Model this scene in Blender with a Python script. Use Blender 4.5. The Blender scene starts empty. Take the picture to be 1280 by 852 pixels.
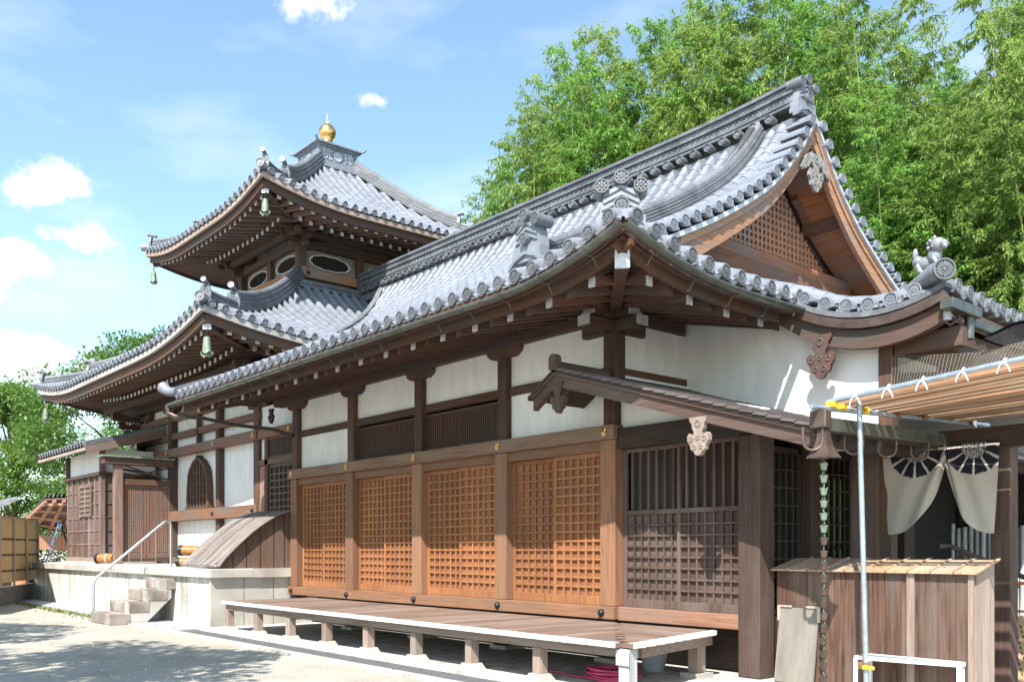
import bpy, math, random
from mathutils import Vector, Matrix
R = math.radians
random.seed(7)
sc = bpy.context.scene
COL = sc.collection

# ------------------------------------------------------------------ camera
cam = bpy.data.objects.new('camera', bpy.data.cameras.new('camera'))
COL.objects.link(cam)
cam.location = (7.986, -8.51, 1.45)
cam.rotation_euler = (R(90), 0, R(49.534))
cam.data.lens = 32.34; cam.data.sensor_width = 36; cam.data.shift_y = 0.2039
cam.data.clip_start = 0.1; cam.data.clip_end = 2000
sc.camera = cam

# ------------------------------------------------------------------ light
SUN = Vector((0.56, -0.92, 1.24)).normalized()
sun = bpy.data.objects.new('sun', bpy.data.lights.new('sun', 'SUN'))
COL.objects.link(sun)
sun.data.energy = 5.0; sun.data.angle = R(0.55); sun.data.color = (1.0, 0.945, 0.86)
sun.rotation_euler = SUN.to_track_quat('Z', 'Y').to_euler()
sc.view_settings.view_transform = 'Standard'; sc.view_settings.look = 'None'
sc.view_settings.gamma = 1.0; sc.view_settings.exposure = 0.98
sc.view_settings.use_curve_mapping = False

w = bpy.data.worlds.new('World'); sc.world = w; w.use_nodes = True
nt = w.node_tree; nt.nodes.clear()
def N(nt, t, **k):
    n = nt.nodes.new(t)
    for a, b in k.items():
        if a.startswith('i_'):
            n.inputs[a[2:].replace('_', ' ')].default_value = b
        else: setattr(n, a, b)
    return n
def L(nt, a, b): nt.links.new(a, b)
def MATH(nt, op, a, b=None, c=None, clamp=False):
    n = nt.nodes.new('ShaderNodeMath'); n.operation = op; n.use_clamp = clamp
    for i, v in enumerate((a, b, c)):
        if v is None: continue
        if isinstance(v, (int, float)): n.inputs[i].default_value = v
        else: nt.links.new(v, n.inputs[i])
    return n.outputs[0]
out = N(nt, 'ShaderNodeOutputWorld'); bg = N(nt, 'ShaderNodeBackground')
sky = N(nt, 'ShaderNodeTexSky'); sky.sky_type = 'NISHITA'; sky.sun_disc = False
sky.sun_elevation = R(49); sky.sun_rotation = math.atan2(SUN.x, SUN.y)
sky.air_density = 1.0; sky.dust_density = 0.6; sky.ozone_density = 2.2
bg.inputs['Strength'].default_value = 0.105
tc = N(nt, 'ShaderNodeTexCoord')
nz = N(nt, 'ShaderNodeTexNoise', i_Scale=22.0, i_Detail=12.0, i_Roughness=0.68)
L(nt, tc.outputs['Generated'], nz.inputs['Vector'])
nz2 = N(nt, 'ShaderNodeTexNoise', i_Scale=5.0, i_Detail=4.0)
mp = N(nt, 'ShaderNodeMapping'); mp.inputs['Scale'].default_value = (1, 1, 3.0)
L(nt, tc.outputs['Generated'], mp.inputs['Vector']); L(nt, mp.outputs[0], nz2.inputs['Vector'])
def sdir(x, y):
    c, s = math.cos(R(49.534)), math.sin(R(49.534))
    u, v = (x-640)/1150, (687-y)/1150
    return Vector((u*c-s, u*s+c, v)).normalized()
clouds = [((40, 240), .03, .6), ((75, 222), .036, .5), ((30, 325), .05, .42), ((95, 296), .045, .36), ((-30, 340), .05, .5),
          ((40, 440), .06, .42), ((110, 470), .06, .42), ((-20, 445), .075, .5), ((0, 500), .08, .5), ((150, 510), .05, .5),
          ((400, 2), .045, .42), ((470, 126), .022, .4), ((180, 555), .05, .5)]
acc = None
for (p, r, ky) in clouds:
    d = sdir(*p)
    sub = N(nt, 'ShaderNodeVectorMath', operation='SUBTRACT'); L(nt, tc.outputs['Generated'], sub.inputs[0]); sub.inputs[1].default_value = d
    mul = N(nt, 'ShaderNodeVectorMath', operation='MULTIPLY'); L(nt, sub.outputs[0], mul.inputs[0]); mul.inputs[1].default_value = (1, 1, 1/ky)
    ln = N(nt, 'ShaderNodeVectorMath', operation='LENGTH'); L(nt, mul.outputs[0], ln.inputs[0])
    v = MATH(nt, 'SUBTRACT', 1.0, MATH(nt, 'DIVIDE', ln.outputs['Value'], r))
    acc = v if acc is None else MATH(nt, 'MAXIMUM', acc, v)
acc = MATH(nt, 'MAXIMUM', acc, -1.0)
mask = MATH(nt, 'ADD', MATH(nt, 'MULTIPLY', acc, 0.75), MATH(nt, 'MULTIPLY', MATH(nt, 'SUBTRACT', nz.outputs['Fac'], 0.5), 2.3))
mr = N(nt, 'ShaderNodeMapRange'); mr.inputs['From Min'].default_value = 0.0; mr.inputs['From Max'].default_value = 0.62
mr.interpolation_type = 'SMOOTHSTEP'; L(nt, mask, mr.inputs['Value'])
wisp = N(nt, 'ShaderNodeMapRange'); wisp.inputs['From Min'].default_value = 0.48; wisp.inputs['From Max'].default_value = 0.9; wisp.inputs['To Max'].default_value = 0.5
L(nt, nz2.outputs['Fac'], wisp.inputs['Value'])
cm = MATH(nt, 'MAXIMUM', mr.outputs[0], wisp.outputs[0])
# sky tint: pull the clear sky towards the bright cyan-blue of a hazy summer noon
tint = N(nt, 'ShaderNodeMix', data_type='RGBA', blend_type='MULTIPLY'); tint.inputs['Factor'].default_value = 1.0
L(nt, sky.outputs[0], tint.inputs['A']); tint.inputs['B'].default_value = (1.62, 1.68, 1.5, 1)
mx = N(nt, 'ShaderNodeMix', data_type='RGBA'); L(nt, cm, mx.inputs['Factor'])
L(nt, tint.outputs['Result'], mx.inputs['A'])
cs = N(nt, 'ShaderNodeMix', data_type='RGBA'); cs.inputs['A'].default_value = (7.2, 7.3, 7.5, 1); cs.inputs['B'].default_value = (4.7, 5.1, 5.8, 1)
nz3 = N(nt, 'ShaderNodeTexNoise', i_Scale=11.0, i_Detail=6.0); L(nt, tc.outputs['Generated'], nz3.inputs['Vector'])
cr_ = N(nt, 'ShaderNodeMapRange'); cr_.inputs['From Min'].default_value = .48; cr_.inputs['From Max'].default_value = .68; L(nt, nz3.outputs['Fac'], cr_.inputs['Value']); L(nt, cr_.outputs[0], cs.inputs['Factor']); L(nt, cs.outputs['Result'], mx.inputs['B'])
L(nt, mx.outputs['Result'], bg.inputs['Color']); L(nt, bg.outputs[0], out.inputs['Surface'])

# ------------------------------------------------------------------ materials
MATS = {}
def newmat(name):
    m = bpy.data.materials.new(name); m.use_nodes = True
    return m, m.node_tree, m.node_tree.nodes['Principled BSDF']
def coords(nt, scale=(1, 1, 1), rnd=True):
    tc = nt.nodes.new('ShaderNodeTexCoord'); mp = nt.nodes.new('ShaderNodeMapping')
    mp.inputs['Scale'].default_value = scale
    if rnd:
        oi = nt.nodes.new('ShaderNodeObjectInfo')
        off = nt.nodes.new('ShaderNodeVectorMath'); off.operation = 'SCALE'; off.inputs[0].default_value = (13, 29, 47)
        nt.links.new(oi.outputs['Random'], off.inputs['Scale'])
        ad = nt.nodes.new('ShaderNodeVectorMath'); ad.operation = 'ADD'
        nt.links.new(tc.outputs['Object'], ad.inputs[0]); nt.links.new(off.outputs[0], ad.inputs[1])
        nt.links.new(ad.outputs[0], mp.inputs['Vector'])
    else: nt.links.new(tc.outputs['Object'], mp.inputs['Vector'])
    return mp.outputs[0]
def ramp(nt, fac, stops):
    r = nt.nodes.new('ShaderNodeValToRGB'); e = r.color_ramp.elements
    while len(e) < len(stops): e.new(0.5)
    for i, (p, c) in enumerate(stops): e[i].position = p; e[i].color = (c[0], c[1], c[2], 1)
    nt.links.new(fac, r.inputs['Fac']); return r.outputs[0]
def bump(nt, b, h, strength=.3, dist=.01):
    n = nt.nodes.new('ShaderNodeBump'); n.inputs['Strength'].default_value = strength; n.inputs['Distance'].default_value = dist
    nt.links.new(h, n.inputs['Height']); nt.links.new(n.outputs[0], b.inputs['Normal'])
def sc3(c, k): return tuple(x*k for x in c)
def wood(tone, axis, c, rough=.75, var=.45, grey=None, plank=0, plankaxis=None):
    key = 'wood_%s_%s' % (tone, axis)
    if key in MATS: return MATS[key]
    m, nt, b = newmat(key)
    s = [38, 38, 38]; s['XYZ'.index(axis)] = 1.6
    v = coords(nt, s)
    n1 = N(nt, 'ShaderNodeTexNoise', i_Scale=1.0, i_Detail=6.0, i_Roughness=.62, i_Distortion=.6); L(nt, v, n1.inputs['Vector'])
    v2 = coords(nt, [x*.05+.6 for x in s])
    n2 = N(nt, 'ShaderNodeTexNoise', i_Scale=1.0, i_Detail=4.0); L(nt, v2, n2.inputs['Vector'])
    c1 = ramp(nt, n1.outputs['Fac'], [(.3, sc3(c, 1-var)), (.5, c), (.72, sc3(c, 1+var*.8))])
    g = grey or sc3((c[0]+c[1]+c[2], )*3, .33)
    mx = N(nt, 'ShaderNodeMix', data_type='RGBA')
    f = ramp(nt, n2.outputs['Fac'], [(.42, (0, 0, 0)), (.68, (.7, .7, .7))])
    L(nt, f, mx.inputs['Factor']); L(nt, c1, mx.inputs['A']); mx.inputs['B'].default_value = (*g, 1)
    # every piece of timber a little lighter or darker than the next
    oi = nt.nodes.new('ShaderNodeObjectInfo')
    hs = N(nt, 'ShaderNodeHueSaturation'); L(nt, mx.outputs['Result'], hs.inputs['Color'])
    L(nt, MATH(nt, 'ADD', MATH(nt, 'MULTIPLY', oi.outputs['Random'], .42), .78), hs.inputs['Value'])
    L(nt, hs.outputs[0], b.inputs['Base Color']); b.inputs['Roughness'].default_value = rough
    b.inputs['Specular IOR Level'].default_value = .3
    bump(nt, b, n1.outputs['Fac'], .35, .006)
    MATS[key] = m; return m
BROWN = (.105, .055, .036); WARM = (.30, .128, .052); GREY = (.27, .2, .165); DARK = (.055, .034, .027); DULL = (.085, .053, .043)
ORANGE = (.34, .175, .10)
def wb(a): return wood('brown', a, BROWN)
def ww(a): return wood('warm', a, WARM, var=.42, grey=(.21, .10, .055))
def wpost(a): return wood('doorpost', a, (.25, .125, .07), var=.4, grey=(.2, .125, .085))
def wg(a): return wood('grey', a, GREY, var=.4, grey=(.33, .28, .25))
def wd(a): return wood('dark', a, DARK)
def wu(a): return wood('dull', a, DULL, grey=(.15, .115, .1))
def wo(a): return wood('orange', a, ORANGE)
def wp(a): return wood('pale', a, (.5, .3, .15), var=.25)
def wr(a): return wood('weathered', a, (.10, .054, .038), var=.75, grey=(.17, .135, .115))
def simple(name, c, rough=.6, metal=0, var=.15, scale=8, detail=5, bmp=0, spec=.5, stretch=(1, 1, 1), rnd=True):
    if name in MATS: return MATS[name]
    m, nt, b = newmat(name)
    v = coords(nt, stretch, rnd)
    n = N(nt, 'ShaderNodeTexNoise', i_Scale=scale, i_Detail=detail, i_Roughness=.6); L(nt, v, n.inputs['Vector'])
    cc = ramp(nt, n.outputs['Fac'], [(.3, sc3(c, 1-var)), (.7, sc3(c, 1+var))])
    L(nt, cc, b.inputs['Base Color']); b.inputs['Roughness'].default_value = rough; b.inputs['Metallic'].default_value = metal
    b.inputs['Specular IOR Level'].default_value = spec
    if bmp: bump(nt, b, n.outputs['Fac'], bmp, .02)
    MATS[name] = m; return m
def tilemat(name, c, c2, rough=.42):
    m, nt, b = newmat(name)
    v = coords(nt, (1, 1, 1))
    vo = N(nt, 'ShaderNodeTexVoronoi', i_Scale=3.1); L(nt, v, vo.inputs['Vector'])
    n = N(nt, 'ShaderNodeTexNoise', i_Scale=9.0, i_Detail=7.0, i_Roughness=.65); L(nt, v, n.inputs['Vector'])
    n3 = N(nt, 'ShaderNodeTexNoise', i_Scale=.8, i_Detail=5.0); L(nt, v, n3.inputs['Vector'])
    cell = N(nt, 'ShaderNodeSeparateColor'); L(nt, vo.outputs['Color'], cell.inputs[0])
    f = MATH(nt, 'ADD', MATH(nt, 'MULTIPLY', cell.outputs[0], .2), MATH(nt, 'ADD', MATH(nt, 'MULTIPLY', n.outputs['Fac'], .55), MATH(nt, 'MULTIPLY', n3.outputs['Fac'], .35)))
    cc = ramp(nt, f, [(.3, c2), (.62, c), (.85, sc3(c, 1.35))])
    L(nt, cc, b.inputs['Base Color']); b.inputs['Roughness'].default_value = rough; b.inputs['Metallic'].default_value = .15
    L(nt, MATH(nt, 'ADD', MATH(nt, 'MULTIPLY', n.outputs['Fac'], .3), rough-.12), b.inputs['Roughness'])
    bump(nt, b, n.outputs['Fac'], .12, .01)
    MATS[name] = m; return m
TILE = tilemat('roof_tile', (.235, .255, .295), (.165, .18, .212))
TILED = tilemat('roof_tile_aged', (.17, .18, .2), (.075, .08, .09), .5)
MORTAR = simple('ridge_mortar', (.05, .052, .056), .9)
PLASTER = simple('plaster', (.76, .76, .75), .9, var=.09, scale=2.6, detail=9, bmp=.06, spec=.2, stretch=(2.2, 2.2, .6))
STONEW = simple('grey_plaster', (.22, .205, .185), .9, var=.3, scale=2.5)  # darker grey, mottled plaster for the upper pagoda storey
def granite():
    m, nt, b = newmat('granite'); v = coords(nt, rnd=False)
    n = N(nt, 'ShaderNodeTexNoise', i_Scale=70.0, i_Detail=3.0); L(nt, v, n.inputs['Vector'])
    n2 = N(nt, 'ShaderNodeTexNoise', i_Scale=1.6, i_Detail=6.0); L(nt, v, n2.inputs['Vector'])
    f = MATH(nt, 'ADD', MATH(nt, 'MULTIPLY', n.outputs['Fac'], .6), MATH(nt, 'MULTIPLY', n2.outputs['Fac'], .5))
    L(nt, ramp(nt, f, [(.35, (.22, .2, .18)), (.52, (.4, .385, .35)), (.7, (.56, .54, .5))]), b.inputs['Base Color'])
    b.inputs['Roughness'].default_value = .9; bump(nt, b, n.outputs['Fac'], .6, .012); return m
GRANITE = granite()
def concrete():
    m, nt, b = newmat('stained_concrete')
    v = coords(nt, (3, 3, .35), False); v1 = coords(nt, (1, 1, 1), False)
    n = N(nt, 'ShaderNodeTexNoise', i_Scale=1.4, i_Detail=8.0, i_Roughness=.7); L(nt, v, n.inputs['Vector'])
    n2 = N(nt, 'ShaderNodeTexNoise', i_Scale=30.0, i_Detail=4.0); L(nt, v1, n2.inputs['Vector'])
    f = MATH(nt, 'ADD', MATH(nt, 'MULTIPLY', n.outputs['Fac'], .9), MATH(nt, 'MULTIPLY', n2.outputs['Fac'], .18))
    L(nt, ramp(nt, f, [(.36, (.17, .14, .12)), (.47, (.42, .39, .35)), (.58, (.6, .575, .53)), (.75, (.68, .66, .62))]), b.inputs['Base Color'])
    b.inputs['Roughness'].default_value = .9; bump(nt, b, n2.outputs['Fac'], .2, .01); return m
CONCRETE = concrete()
def sand():
    m, nt, b = newmat('raked_sand'); v = coords(nt, rnd=False)
    n = N(nt, 'ShaderNodeTexNoise', i_Scale=90.0, i_Detail=3.0); L(nt, v, n.inputs['Vector'])
    n2 = N(nt, 'ShaderNodeTexNoise', i_Scale=.9, i_Detail=7.0, i_Roughness=.65); L(nt, v, n2.inputs['Vector'])
    vo = N(nt, 'ShaderNodeTexVoronoi', i_Scale=55.0); L(nt, v, vo.inputs['Vector'])
    f = MATH(nt, 'ADD', MATH(nt, 'MULTIPLY', n.outputs['Fac'], .5), MATH(nt, 'MULTIPLY', n2.outputs['Fac'], .55))
    L(nt, ramp(nt, f, [(.34, (.22, .2, .165)), (.48, (.40, .37, .315)), (.6, (.47, .44, .385)), (.75, (.56, .53, .47))]), b.inputs['Base Color'])
    b.inputs['Roughness'].default_value = .95; b.inputs['Specular IOR Level'].default_value = .2
    bump(nt, b, MATH(nt, 'ADD', n.outputs['Fac'], vo.outputs['Distance']), .7, .02); return m
SAND = sand()
SLATE = simple('wet_slab', (.33, .35, .37), .7, var=.2, scale=6, bmp=.1)
PEBBLE = simple('dark_pebbles', (.12, .125, .13), .8, var=.7, scale=60, detail=2, bmp=1)
COPPER = simple('brown_copper', (.12, .085, .07), .45, metal=.55, var=.35, scale=5)
GUTTER = simple('green_copper', (.12, .125, .11), .4, metal=.6, var=.35, scale=6)
VERDI = simple('verdigris', (.19, .235, .17), .6, metal=.3, var=.35, scale=9)
GOLD = simple('gilt', (.82, .5, .2), .28, metal=1, var=.12, scale=5)
ZINC = simple('cap_metal', (.55, .56, .58), .5, metal=.3, var=.2, scale=12)
STEEL = simple('steel', (.55, .58, .62), .3, metal=.9, var=.1)
PIPE = simple('galvanised', (.36, .42, .48), .42, metal=.6, var=.2, scale=14)
BLACKM = simple('black_iron', (.02, .02, .022), .4, metal=.3)
WHITE = simple('white_paint', (.62, .62, .61), .75, var=.28, scale=16, detail=8)
CAPW = simple('rafter_cap', (.82, .81, .8), .6, var=.15, scale=20)
ROPE = simple('white_rope', (.75, .74, .7), .9)
YELLOW = simple('yellow_plastic', (.85, .55, .03), .4)
RUST = simple('rusty_iron', (.2, .1, .05), .8, var=.5, scale=30)
PINK = simple('pink_hose', (.62, .06, .16), .4)
BLUEP = simple('blue_plastic', (.12, .3, .6), .4)
GREYP = simple('grey_plastic', (.35, .38, .42), .45)
BLACKN = simple('unlit_inside', (.012, .011, .01), .9)  # flat black paints the unlit inside of window openings and hall
TARP = simple('dark_tarpaulin', (.05, .065, .095), .35, var=.5, scale=14, bmp=.8)
CANVAS = simple('rolled_canvas', (.3, .27, .23), .9, var=.3, scale=8, bmp=.5)
AMBER = simple('varnished_log', (.36, .16, .05), .4, var=.3, scale=6)
REDIRON = simple('orange_tube', (.5, .16, .03), .35)
BAMBOOT = simple('bamboo_mat', (.56, .39, .19), .7, var=.25, scale=5, stretch=(1, 1, 14), spec=.3)
BAMBOOG = simple('grey_bamboo', (.4, .42, .42), .5, var=.3, scale=4, stretch=(6, 6, 1))
MOSS = simple('moss', (.14, .17, .04), .95, var=.5, scale=20, bmp=.6)
SHINGLE = simple('copper_shingle', (.13, .105, .1), .5, metal=.2, var=.4, scale=3.2, bmp=.1)
FLOOR = simple('hall_floor', (.3, .28, .25), .8, var=.2, scale=3)
GLASSD = simple('dark_glass', (.01, .012, .01), .03, spec=1.0, var=0)
def leafmat(name, c1, c2, trans=.35):
    m, nt, b = newmat(name)
    g = N(nt, 'ShaderNodeNewGeometry'); oi = N(nt, 'ShaderNodeObjectInfo')
    n = N(nt, 'ShaderNodeTexNoise', i_Scale=.9, i_Detail=2.0); L(nt, g.outputs['Position'], n.inputs['Vector'])
    f = MATH(nt, 'ADD', MATH(nt, 'MULTIPLY', g.outputs['Random Per Island'], .55), MATH(nt, 'ADD', MATH(nt, 'MULTIPLY', n.outputs['Fac'], .45), MATH(nt, 'MULTIPLY', oi.outputs['Random'], .25)))
    c = ramp(nt, f, [(.2, c1), (.85, c2)])
    L(nt, c, b.inputs['Base Color']); b.inputs['Roughness'].default_value = .45; b.inputs['Specular IOR Level'].default_value = .35
    tr = N(nt, 'ShaderNodeBsdfTranslucent'); mx = N(nt, 'ShaderNodeMixShader'); mx.inputs[0].default_value = trans
    hs = N(nt, 'ShaderNodeHueSaturation'); hs.inputs['Value'].default_value = 1.6; L(nt, c, hs.inputs['Color']); L(nt, hs.outputs[0], tr.inputs['Color'])
    o = nt.nodes['Material Output']; L(nt, b.outputs[0], mx.inputs[1]); L(nt, tr.outputs[0], mx.inputs[2]); L(nt, mx.outputs[0], o.inputs['Surface'])
    return m
BLEAF = leafmat('bamboo_leaf_yellowish', (.06, .115, .02), (.27, .37, .095), .4)
BLEAF2 = leafmat('bamboo_leaf_fresh', (.045, .125, .02), (.23, .40, .09), .4)
TLEAF = leafmat('tree_leaf', (.045, .11, .02), (.17, .28, .06), .35)
TLEAF2 = leafmat('tree_leaf_blue', (.05, .13, .08), (.12, .24, .15), .3)
CULM = simple('bamboo_culm', (.2, .21, .06), .4, var=.35, scale=3)
BARK = simple('bark', (.15, .12, .09), .9, var=.4, scale=8, bmp=.4, stretch=(3, 3, .6))

# ------------------------------------------------------------------ mesh helpers
class MB:
    def __init__(s): s.v = []; s.f = []; s.sm = []; s.mi = []
    def add(s, vs, fs, smooth=False, mi=0):
        o = len(s.v); s.v += [tuple(p) for p in vs]
        for f in fs: s.f.append([i+o for i in f]); s.sm.append(smooth); s.mi.append(mi)
        return s
    def box(s, x0, x1, y0, y1, z0, z1, mi=0):
        x0, x1 = sorted((x0, x1)); y0, y1 = sorted((y0, y1)); z0, z1 = sorted((z0, z1))
        return s.add([(x0, y0, z0), (x1, y0, z0), (x1, y1, z0), (x0, y1, z0), (x0, y0, z1), (x1, y0, z1), (x1, y1, z1), (x0, y1, z1)],
                     [(3, 2, 1, 0), (4, 5, 6, 7), (0, 1, 5, 4), (1, 2, 6, 5), (2, 3, 7, 6), (3, 0, 4, 7)], mi=mi)
    def beam(s, a, b, w, h, up=(0, 0, 1), mi=0):
        a, b = Vector(a), Vector(b); d = (b-a).normalized(); u = Vector(up); sd = d.cross(u).normalized(); u = sd.cross(d).normalized()
        vs = []
        for p in (a, b):
            for i, j in ((-1, -1), (1, -1), (1, 1), (-1, 1)): vs.append(p+sd*(i*w/2)+u*(j*h/2))
        return s.add(vs, [(3, 2, 1, 0), (4, 5, 6, 7), (0, 1, 5, 4), (1, 2, 6, 5), (2, 3, 7, 6), (3, 0, 4, 7)], mi=mi)
    def tube(s, pts, r, n=10, caps=True, smooth=True, mi=0):
        pts = [Vector(p) for p in pts]; rs = r if isinstance(r, (list, tuple)) else [r]*len(pts)
        vs = []; prev = None
        for i, p in enumerate(pts):
            d = (pts[min(i+1, len(pts)-1)]-pts[max(i-1, 0)])
            d = d.normalized() if d.length > 1e-9 else Vector((0, 0, 1))
            if prev is None:
                a = d.cross(Vector((0, 0, 1)))
                if a.length < .05: a = d.cross(Vector((1, 0, 0)))
            else: a = prev-d*prev.dot(d)
            a.normalize(); prev = a; b = d.cross(a)
            for k in range(n):
                t = 2*math.pi*k/n; vs.append(p+(a*math.cos(t)+b*math.sin(t))*rs[i])
        fs = []
        for i in range(len(pts)-1):
            for k in range(n):
                k2 = (k+1) % n; fs.append((i*n+k, i*n+k2, (i+1)*n+k2, (i+1)*n+k))
        s.add(vs, fs, smooth, mi)
        if caps:
            s.add(vs[:n], [tuple(range(n))[::-1]], False, mi); s.add(vs[-n:], [tuple(range(n))], False, mi)
        return s
    def lathe(s, prof, o, n=20, smooth=True, mi=0):
        vs = []; m = len(prof)
        for (r, z) in prof:
            for k in range(n):
                t = 2*math.pi*k/n; vs.append((o[0]+r*math.cos(t), o[1]+r*math.sin(t), o[2]+z))
        fs = []
        for i in range(m-1):
            for k in range(n):
                k2 = (k+1) % n; fs.append((i*n+k, i*n+k2, (i+1)*n+k2, (i+1)*n+k))
        s.add(vs, fs, smooth, mi)
        s.add(vs[:n], [tuple(range(n))[::-1]], False, mi); s.add(vs[-n:], [tuple(range(n))], False, mi)
        return s
    def prism(s, pts, o, ax, ay, t, mi=0):
        """outline pts (2-D) in plane o+ax*x+ay*y, thickness t along ax x ay, centred"""
        ax, ay, o = Vector(ax), Vector(ay), Vector(o); nn = ax.cross(ay).normalized()
        n = len(pts); vs = [o+ax*x+ay*y-nn*t/2 for x, y in pts]+[o+ax*x+ay*y+nn*t/2 for x, y in pts]
        fs = [tuple(range(n))[::-1], tuple(range(n, 2*n))]+[(i, (i+1) % n, n+(i+1) % n, n+i) for i in range(n)]
        return s.add(vs, fs, mi=mi)
    def sweep(s, rows, closed=False, smooth=True, mi=0):
        """rows: equal-length vertex rings"""
        n = len(rows[0]); vs = [p for r in rows for p in r]; fs = []
        for i in range(len(rows)-1):
            for k in range(n if closed else n-1):
                k2 = (k+1) % n; fs.append((i*n+k, i*n+k2, (i+1)*n+k2, (i+1)*n+k))
        return s.add(vs, fs, smooth, mi)
    def strip(s, path, w, h, side=None, mi=0, smooth=False):
        """solid rectangular bar following a path (width w sideways, height h)"""
        path = [Vector(p) for p in path]; rows = []
        for i, p in enumerate(path):
            d = (path[min(i+1, len(path)-1)]-path[max(i-1, 0)]).normalized()
            sd = Vector(side).normalized() if side else d.cross(Vector((0, 0, 1))).normalized()
            u = sd.cross(d).normalized()
            if u.z < 0: u = -u
            rows.append([p-sd*w/2-u*h/2, p+sd*w/2-u*h/2, p+sd*w/2+u*h/2, p-sd*w/2+u*h/2])
        s.sweep(rows, True, smooth, mi); s.add(rows[0], [(3, 2, 1, 0)], False, mi); s.add(rows[-1], [(0, 1, 2, 3)], False, mi)
        return s
    def mesh(s, name, mat, org=(0, 0, 0)):
        me = bpy.data.meshes.new(name)
        me.from_pydata([(x-org[0], y-org[1], z-org[2]) for x, y, z in s.v], [], s.f)
        me.polygons.foreach_set('use_smooth', s.sm); me.polygons.foreach_set('material_index', s.mi)
        for m in (mat if isinstance(mat, (list, tuple)) else [mat]): me.materials.append(m)
        me.update(); return me

def wloc(o):
    v = Vector((0, 0, 0))
    while o is not None: v = v+Vector(o.location); o = o.parent
    return v
def tag(o, label=None, cat=None, group=None, kind=None):
    if label: o['label'] = label
    if cat: o['category'] = cat
    if group: o['group'] = group
    if kind: o['kind'] = kind
    return o
def thing(name, loc, label, cat, group=None):
    o = bpy.data.objects.new(name, None); COL.objects.link(o); o.location = loc; o.empty_display_size = .1
    return tag(o, label, cat, group)
def part(name, mb, mat, parent=None, bev=0, label=None, kind=None):
    org = wloc(parent) if parent else (0, 0, 0)
    o = bpy.data.objects.new(name, mb.mesh(name, mat, org)); COL.objects.link(o); o.parent = parent
    if bev:
        b = o.modifiers.new('bevel', 'BEVEL'); b.width = bev; b.segments = 1; b.limit_method = 'ANGLE'; b.angle_limit = R(40)
    if label: o['label'] = label
    if kind: o['kind'] = kind
    return o
def local(name, mb, mat, parent, loc, rot=None, bev=0):
    """a part whose mesh is in its own coordinates; loc in world"""
    o = bpy.data.objects.new(name, mb.mesh(name, mat)); COL.objects.link(o); o.parent = parent
    o.location = Vector(loc)-(wloc(parent) if parent else Vector((0, 0, 0)))
    if rot is not None: o.rotation_euler = rot
    if bev:
        b = o.modifiers.new('bevel', 'BEVEL'); b.width = bev; b.segments = 1; b.limit_method = 'ANGLE'; b.angle_limit = R(40)
    return o
def dup(o, parent, loc, rot=None, scale=None):
    c = o.copy(); COL.objects.link(c); c.parent = parent
    c.location = Vector(loc)-(wloc(parent) if parent else Vector((0, 0, 0)))
    if rot is not None: c.rotation_euler = rot
    if scale is not None: c.scale = scale
    for ch in list(o.children):
        g = ch.copy(); COL.objects.link(g); g.parent = c
    return c
def struct(name, mb, mat, kind='structure'):
    o = part(name, mb, mat); o['kind'] = kind; return o
def interp(tab, x):
    if x <= tab[0][0]: return tab[0][1]
    for (a, b), (c, d) in zip(tab, tab[1:]):
        if x <= c: return b+(d-b)*(x-a)/(c-a)
    (a, b), (c, d) = tab[-2:]; return d+(d-b)/(c-a)*(x-c)
def smoothcurve(tab):
    """Catmull-Rom through a table"""
    def f(x):
        n = len(tab)
        if x <= tab[0][0]: s = (tab[1][1]-tab[0][1])/(tab[1][0]-tab[0][0]); return tab[0][1]+s*(x-tab[0][0])
        for i in range(n-1):
            if x <= tab[i+1][0]:
                x0, y0 = tab[i]; x1, y1 = tab[i+1]; h = x1-x0; t = (x-x0)/h
                m0 = (y1-y0)/h if i == 0 else (y1-tab[i-1][1])/(x1-tab[i-1][0])
                m1 = (y1-y0)/h if i+2 >= n else (tab[i+2][1]-y0)/(tab[i+2][0]-x0)
                return (2*t**3-3*t*t+1)*y0+(t**3-2*t*t+t)*h*m0+(-2*t**3+3*t*t)*y1+(t**3-t*t)*h*m1
        s = (tab[-1][1]-tab[-2][1])/(tab[-1][0]-tab[-2][0]); return tab[-1][1]+s*(x-tab[-1][0])
    return f

# one row of round tiles with half a pan tile on either side
def tile_row(mb, path, side, sp, r, tl=.27, step=.007, wings=(1, 1), mi=0):
    side = Vector(side).normalized(); path = [Vector(p) for p in path]
    seg = [0]
    for a, b in zip(path, path[1:]): seg.append(seg[-1]+(b-a).length)
    tot = seg[-1]
    if tot < .05: return
    n = max(1, round(tot/tl))
    def at(s):
        for i in range(len(path)-1):
            if s <= seg[i+1]+1e-9:
                t = (s-seg[i])/max(1e-9, seg[i+1]-seg[i]); return path[i].lerp(path[i+1], t)
        return path[-1].copy()
    h = sp/2
    prof = []
    if wings[0]: prof += [(-h, -.012), (-h*.82, -.006), (-r*1.02, .02)]
    prof += [(-r, .03)]+[(-r*math.cos(math.pi*k/6), .04+r*1.1*math.sin(math.pi*k/6)) for k in range(1, 6)]+[(r, .03)]
    if wings[1]: prof += [(r*1.02, .02), (h*.82, -.006), (h, -.012)]
    m = len(prof)
    for k in range(n):
        a, b = at(tot*k/n), at(min(tot, tot*(k+1)/n+.012)); d = (b-a).normalized(); u = side.cross(d).normalized()
        if u.z < 0: u = -u
        lo = [a+side*x*1.0+u*(z+step) for x, z in prof]; hi = [b+side*x*.965 + u*z*.97 if abs(x) <= r*1.01 else b+side*x+u*z for x, z in prof]
        lip = [p-u*(step+.012) for p in lo]
        mb.add(lo+hi, [(i, i+1, m+i+1, m+i) for i in range(m-1)], True, mi)
        mb.add(lip+lo, [(i, i+1, m+i+1, m+i) for i in range(m-1)], False, mi)

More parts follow.
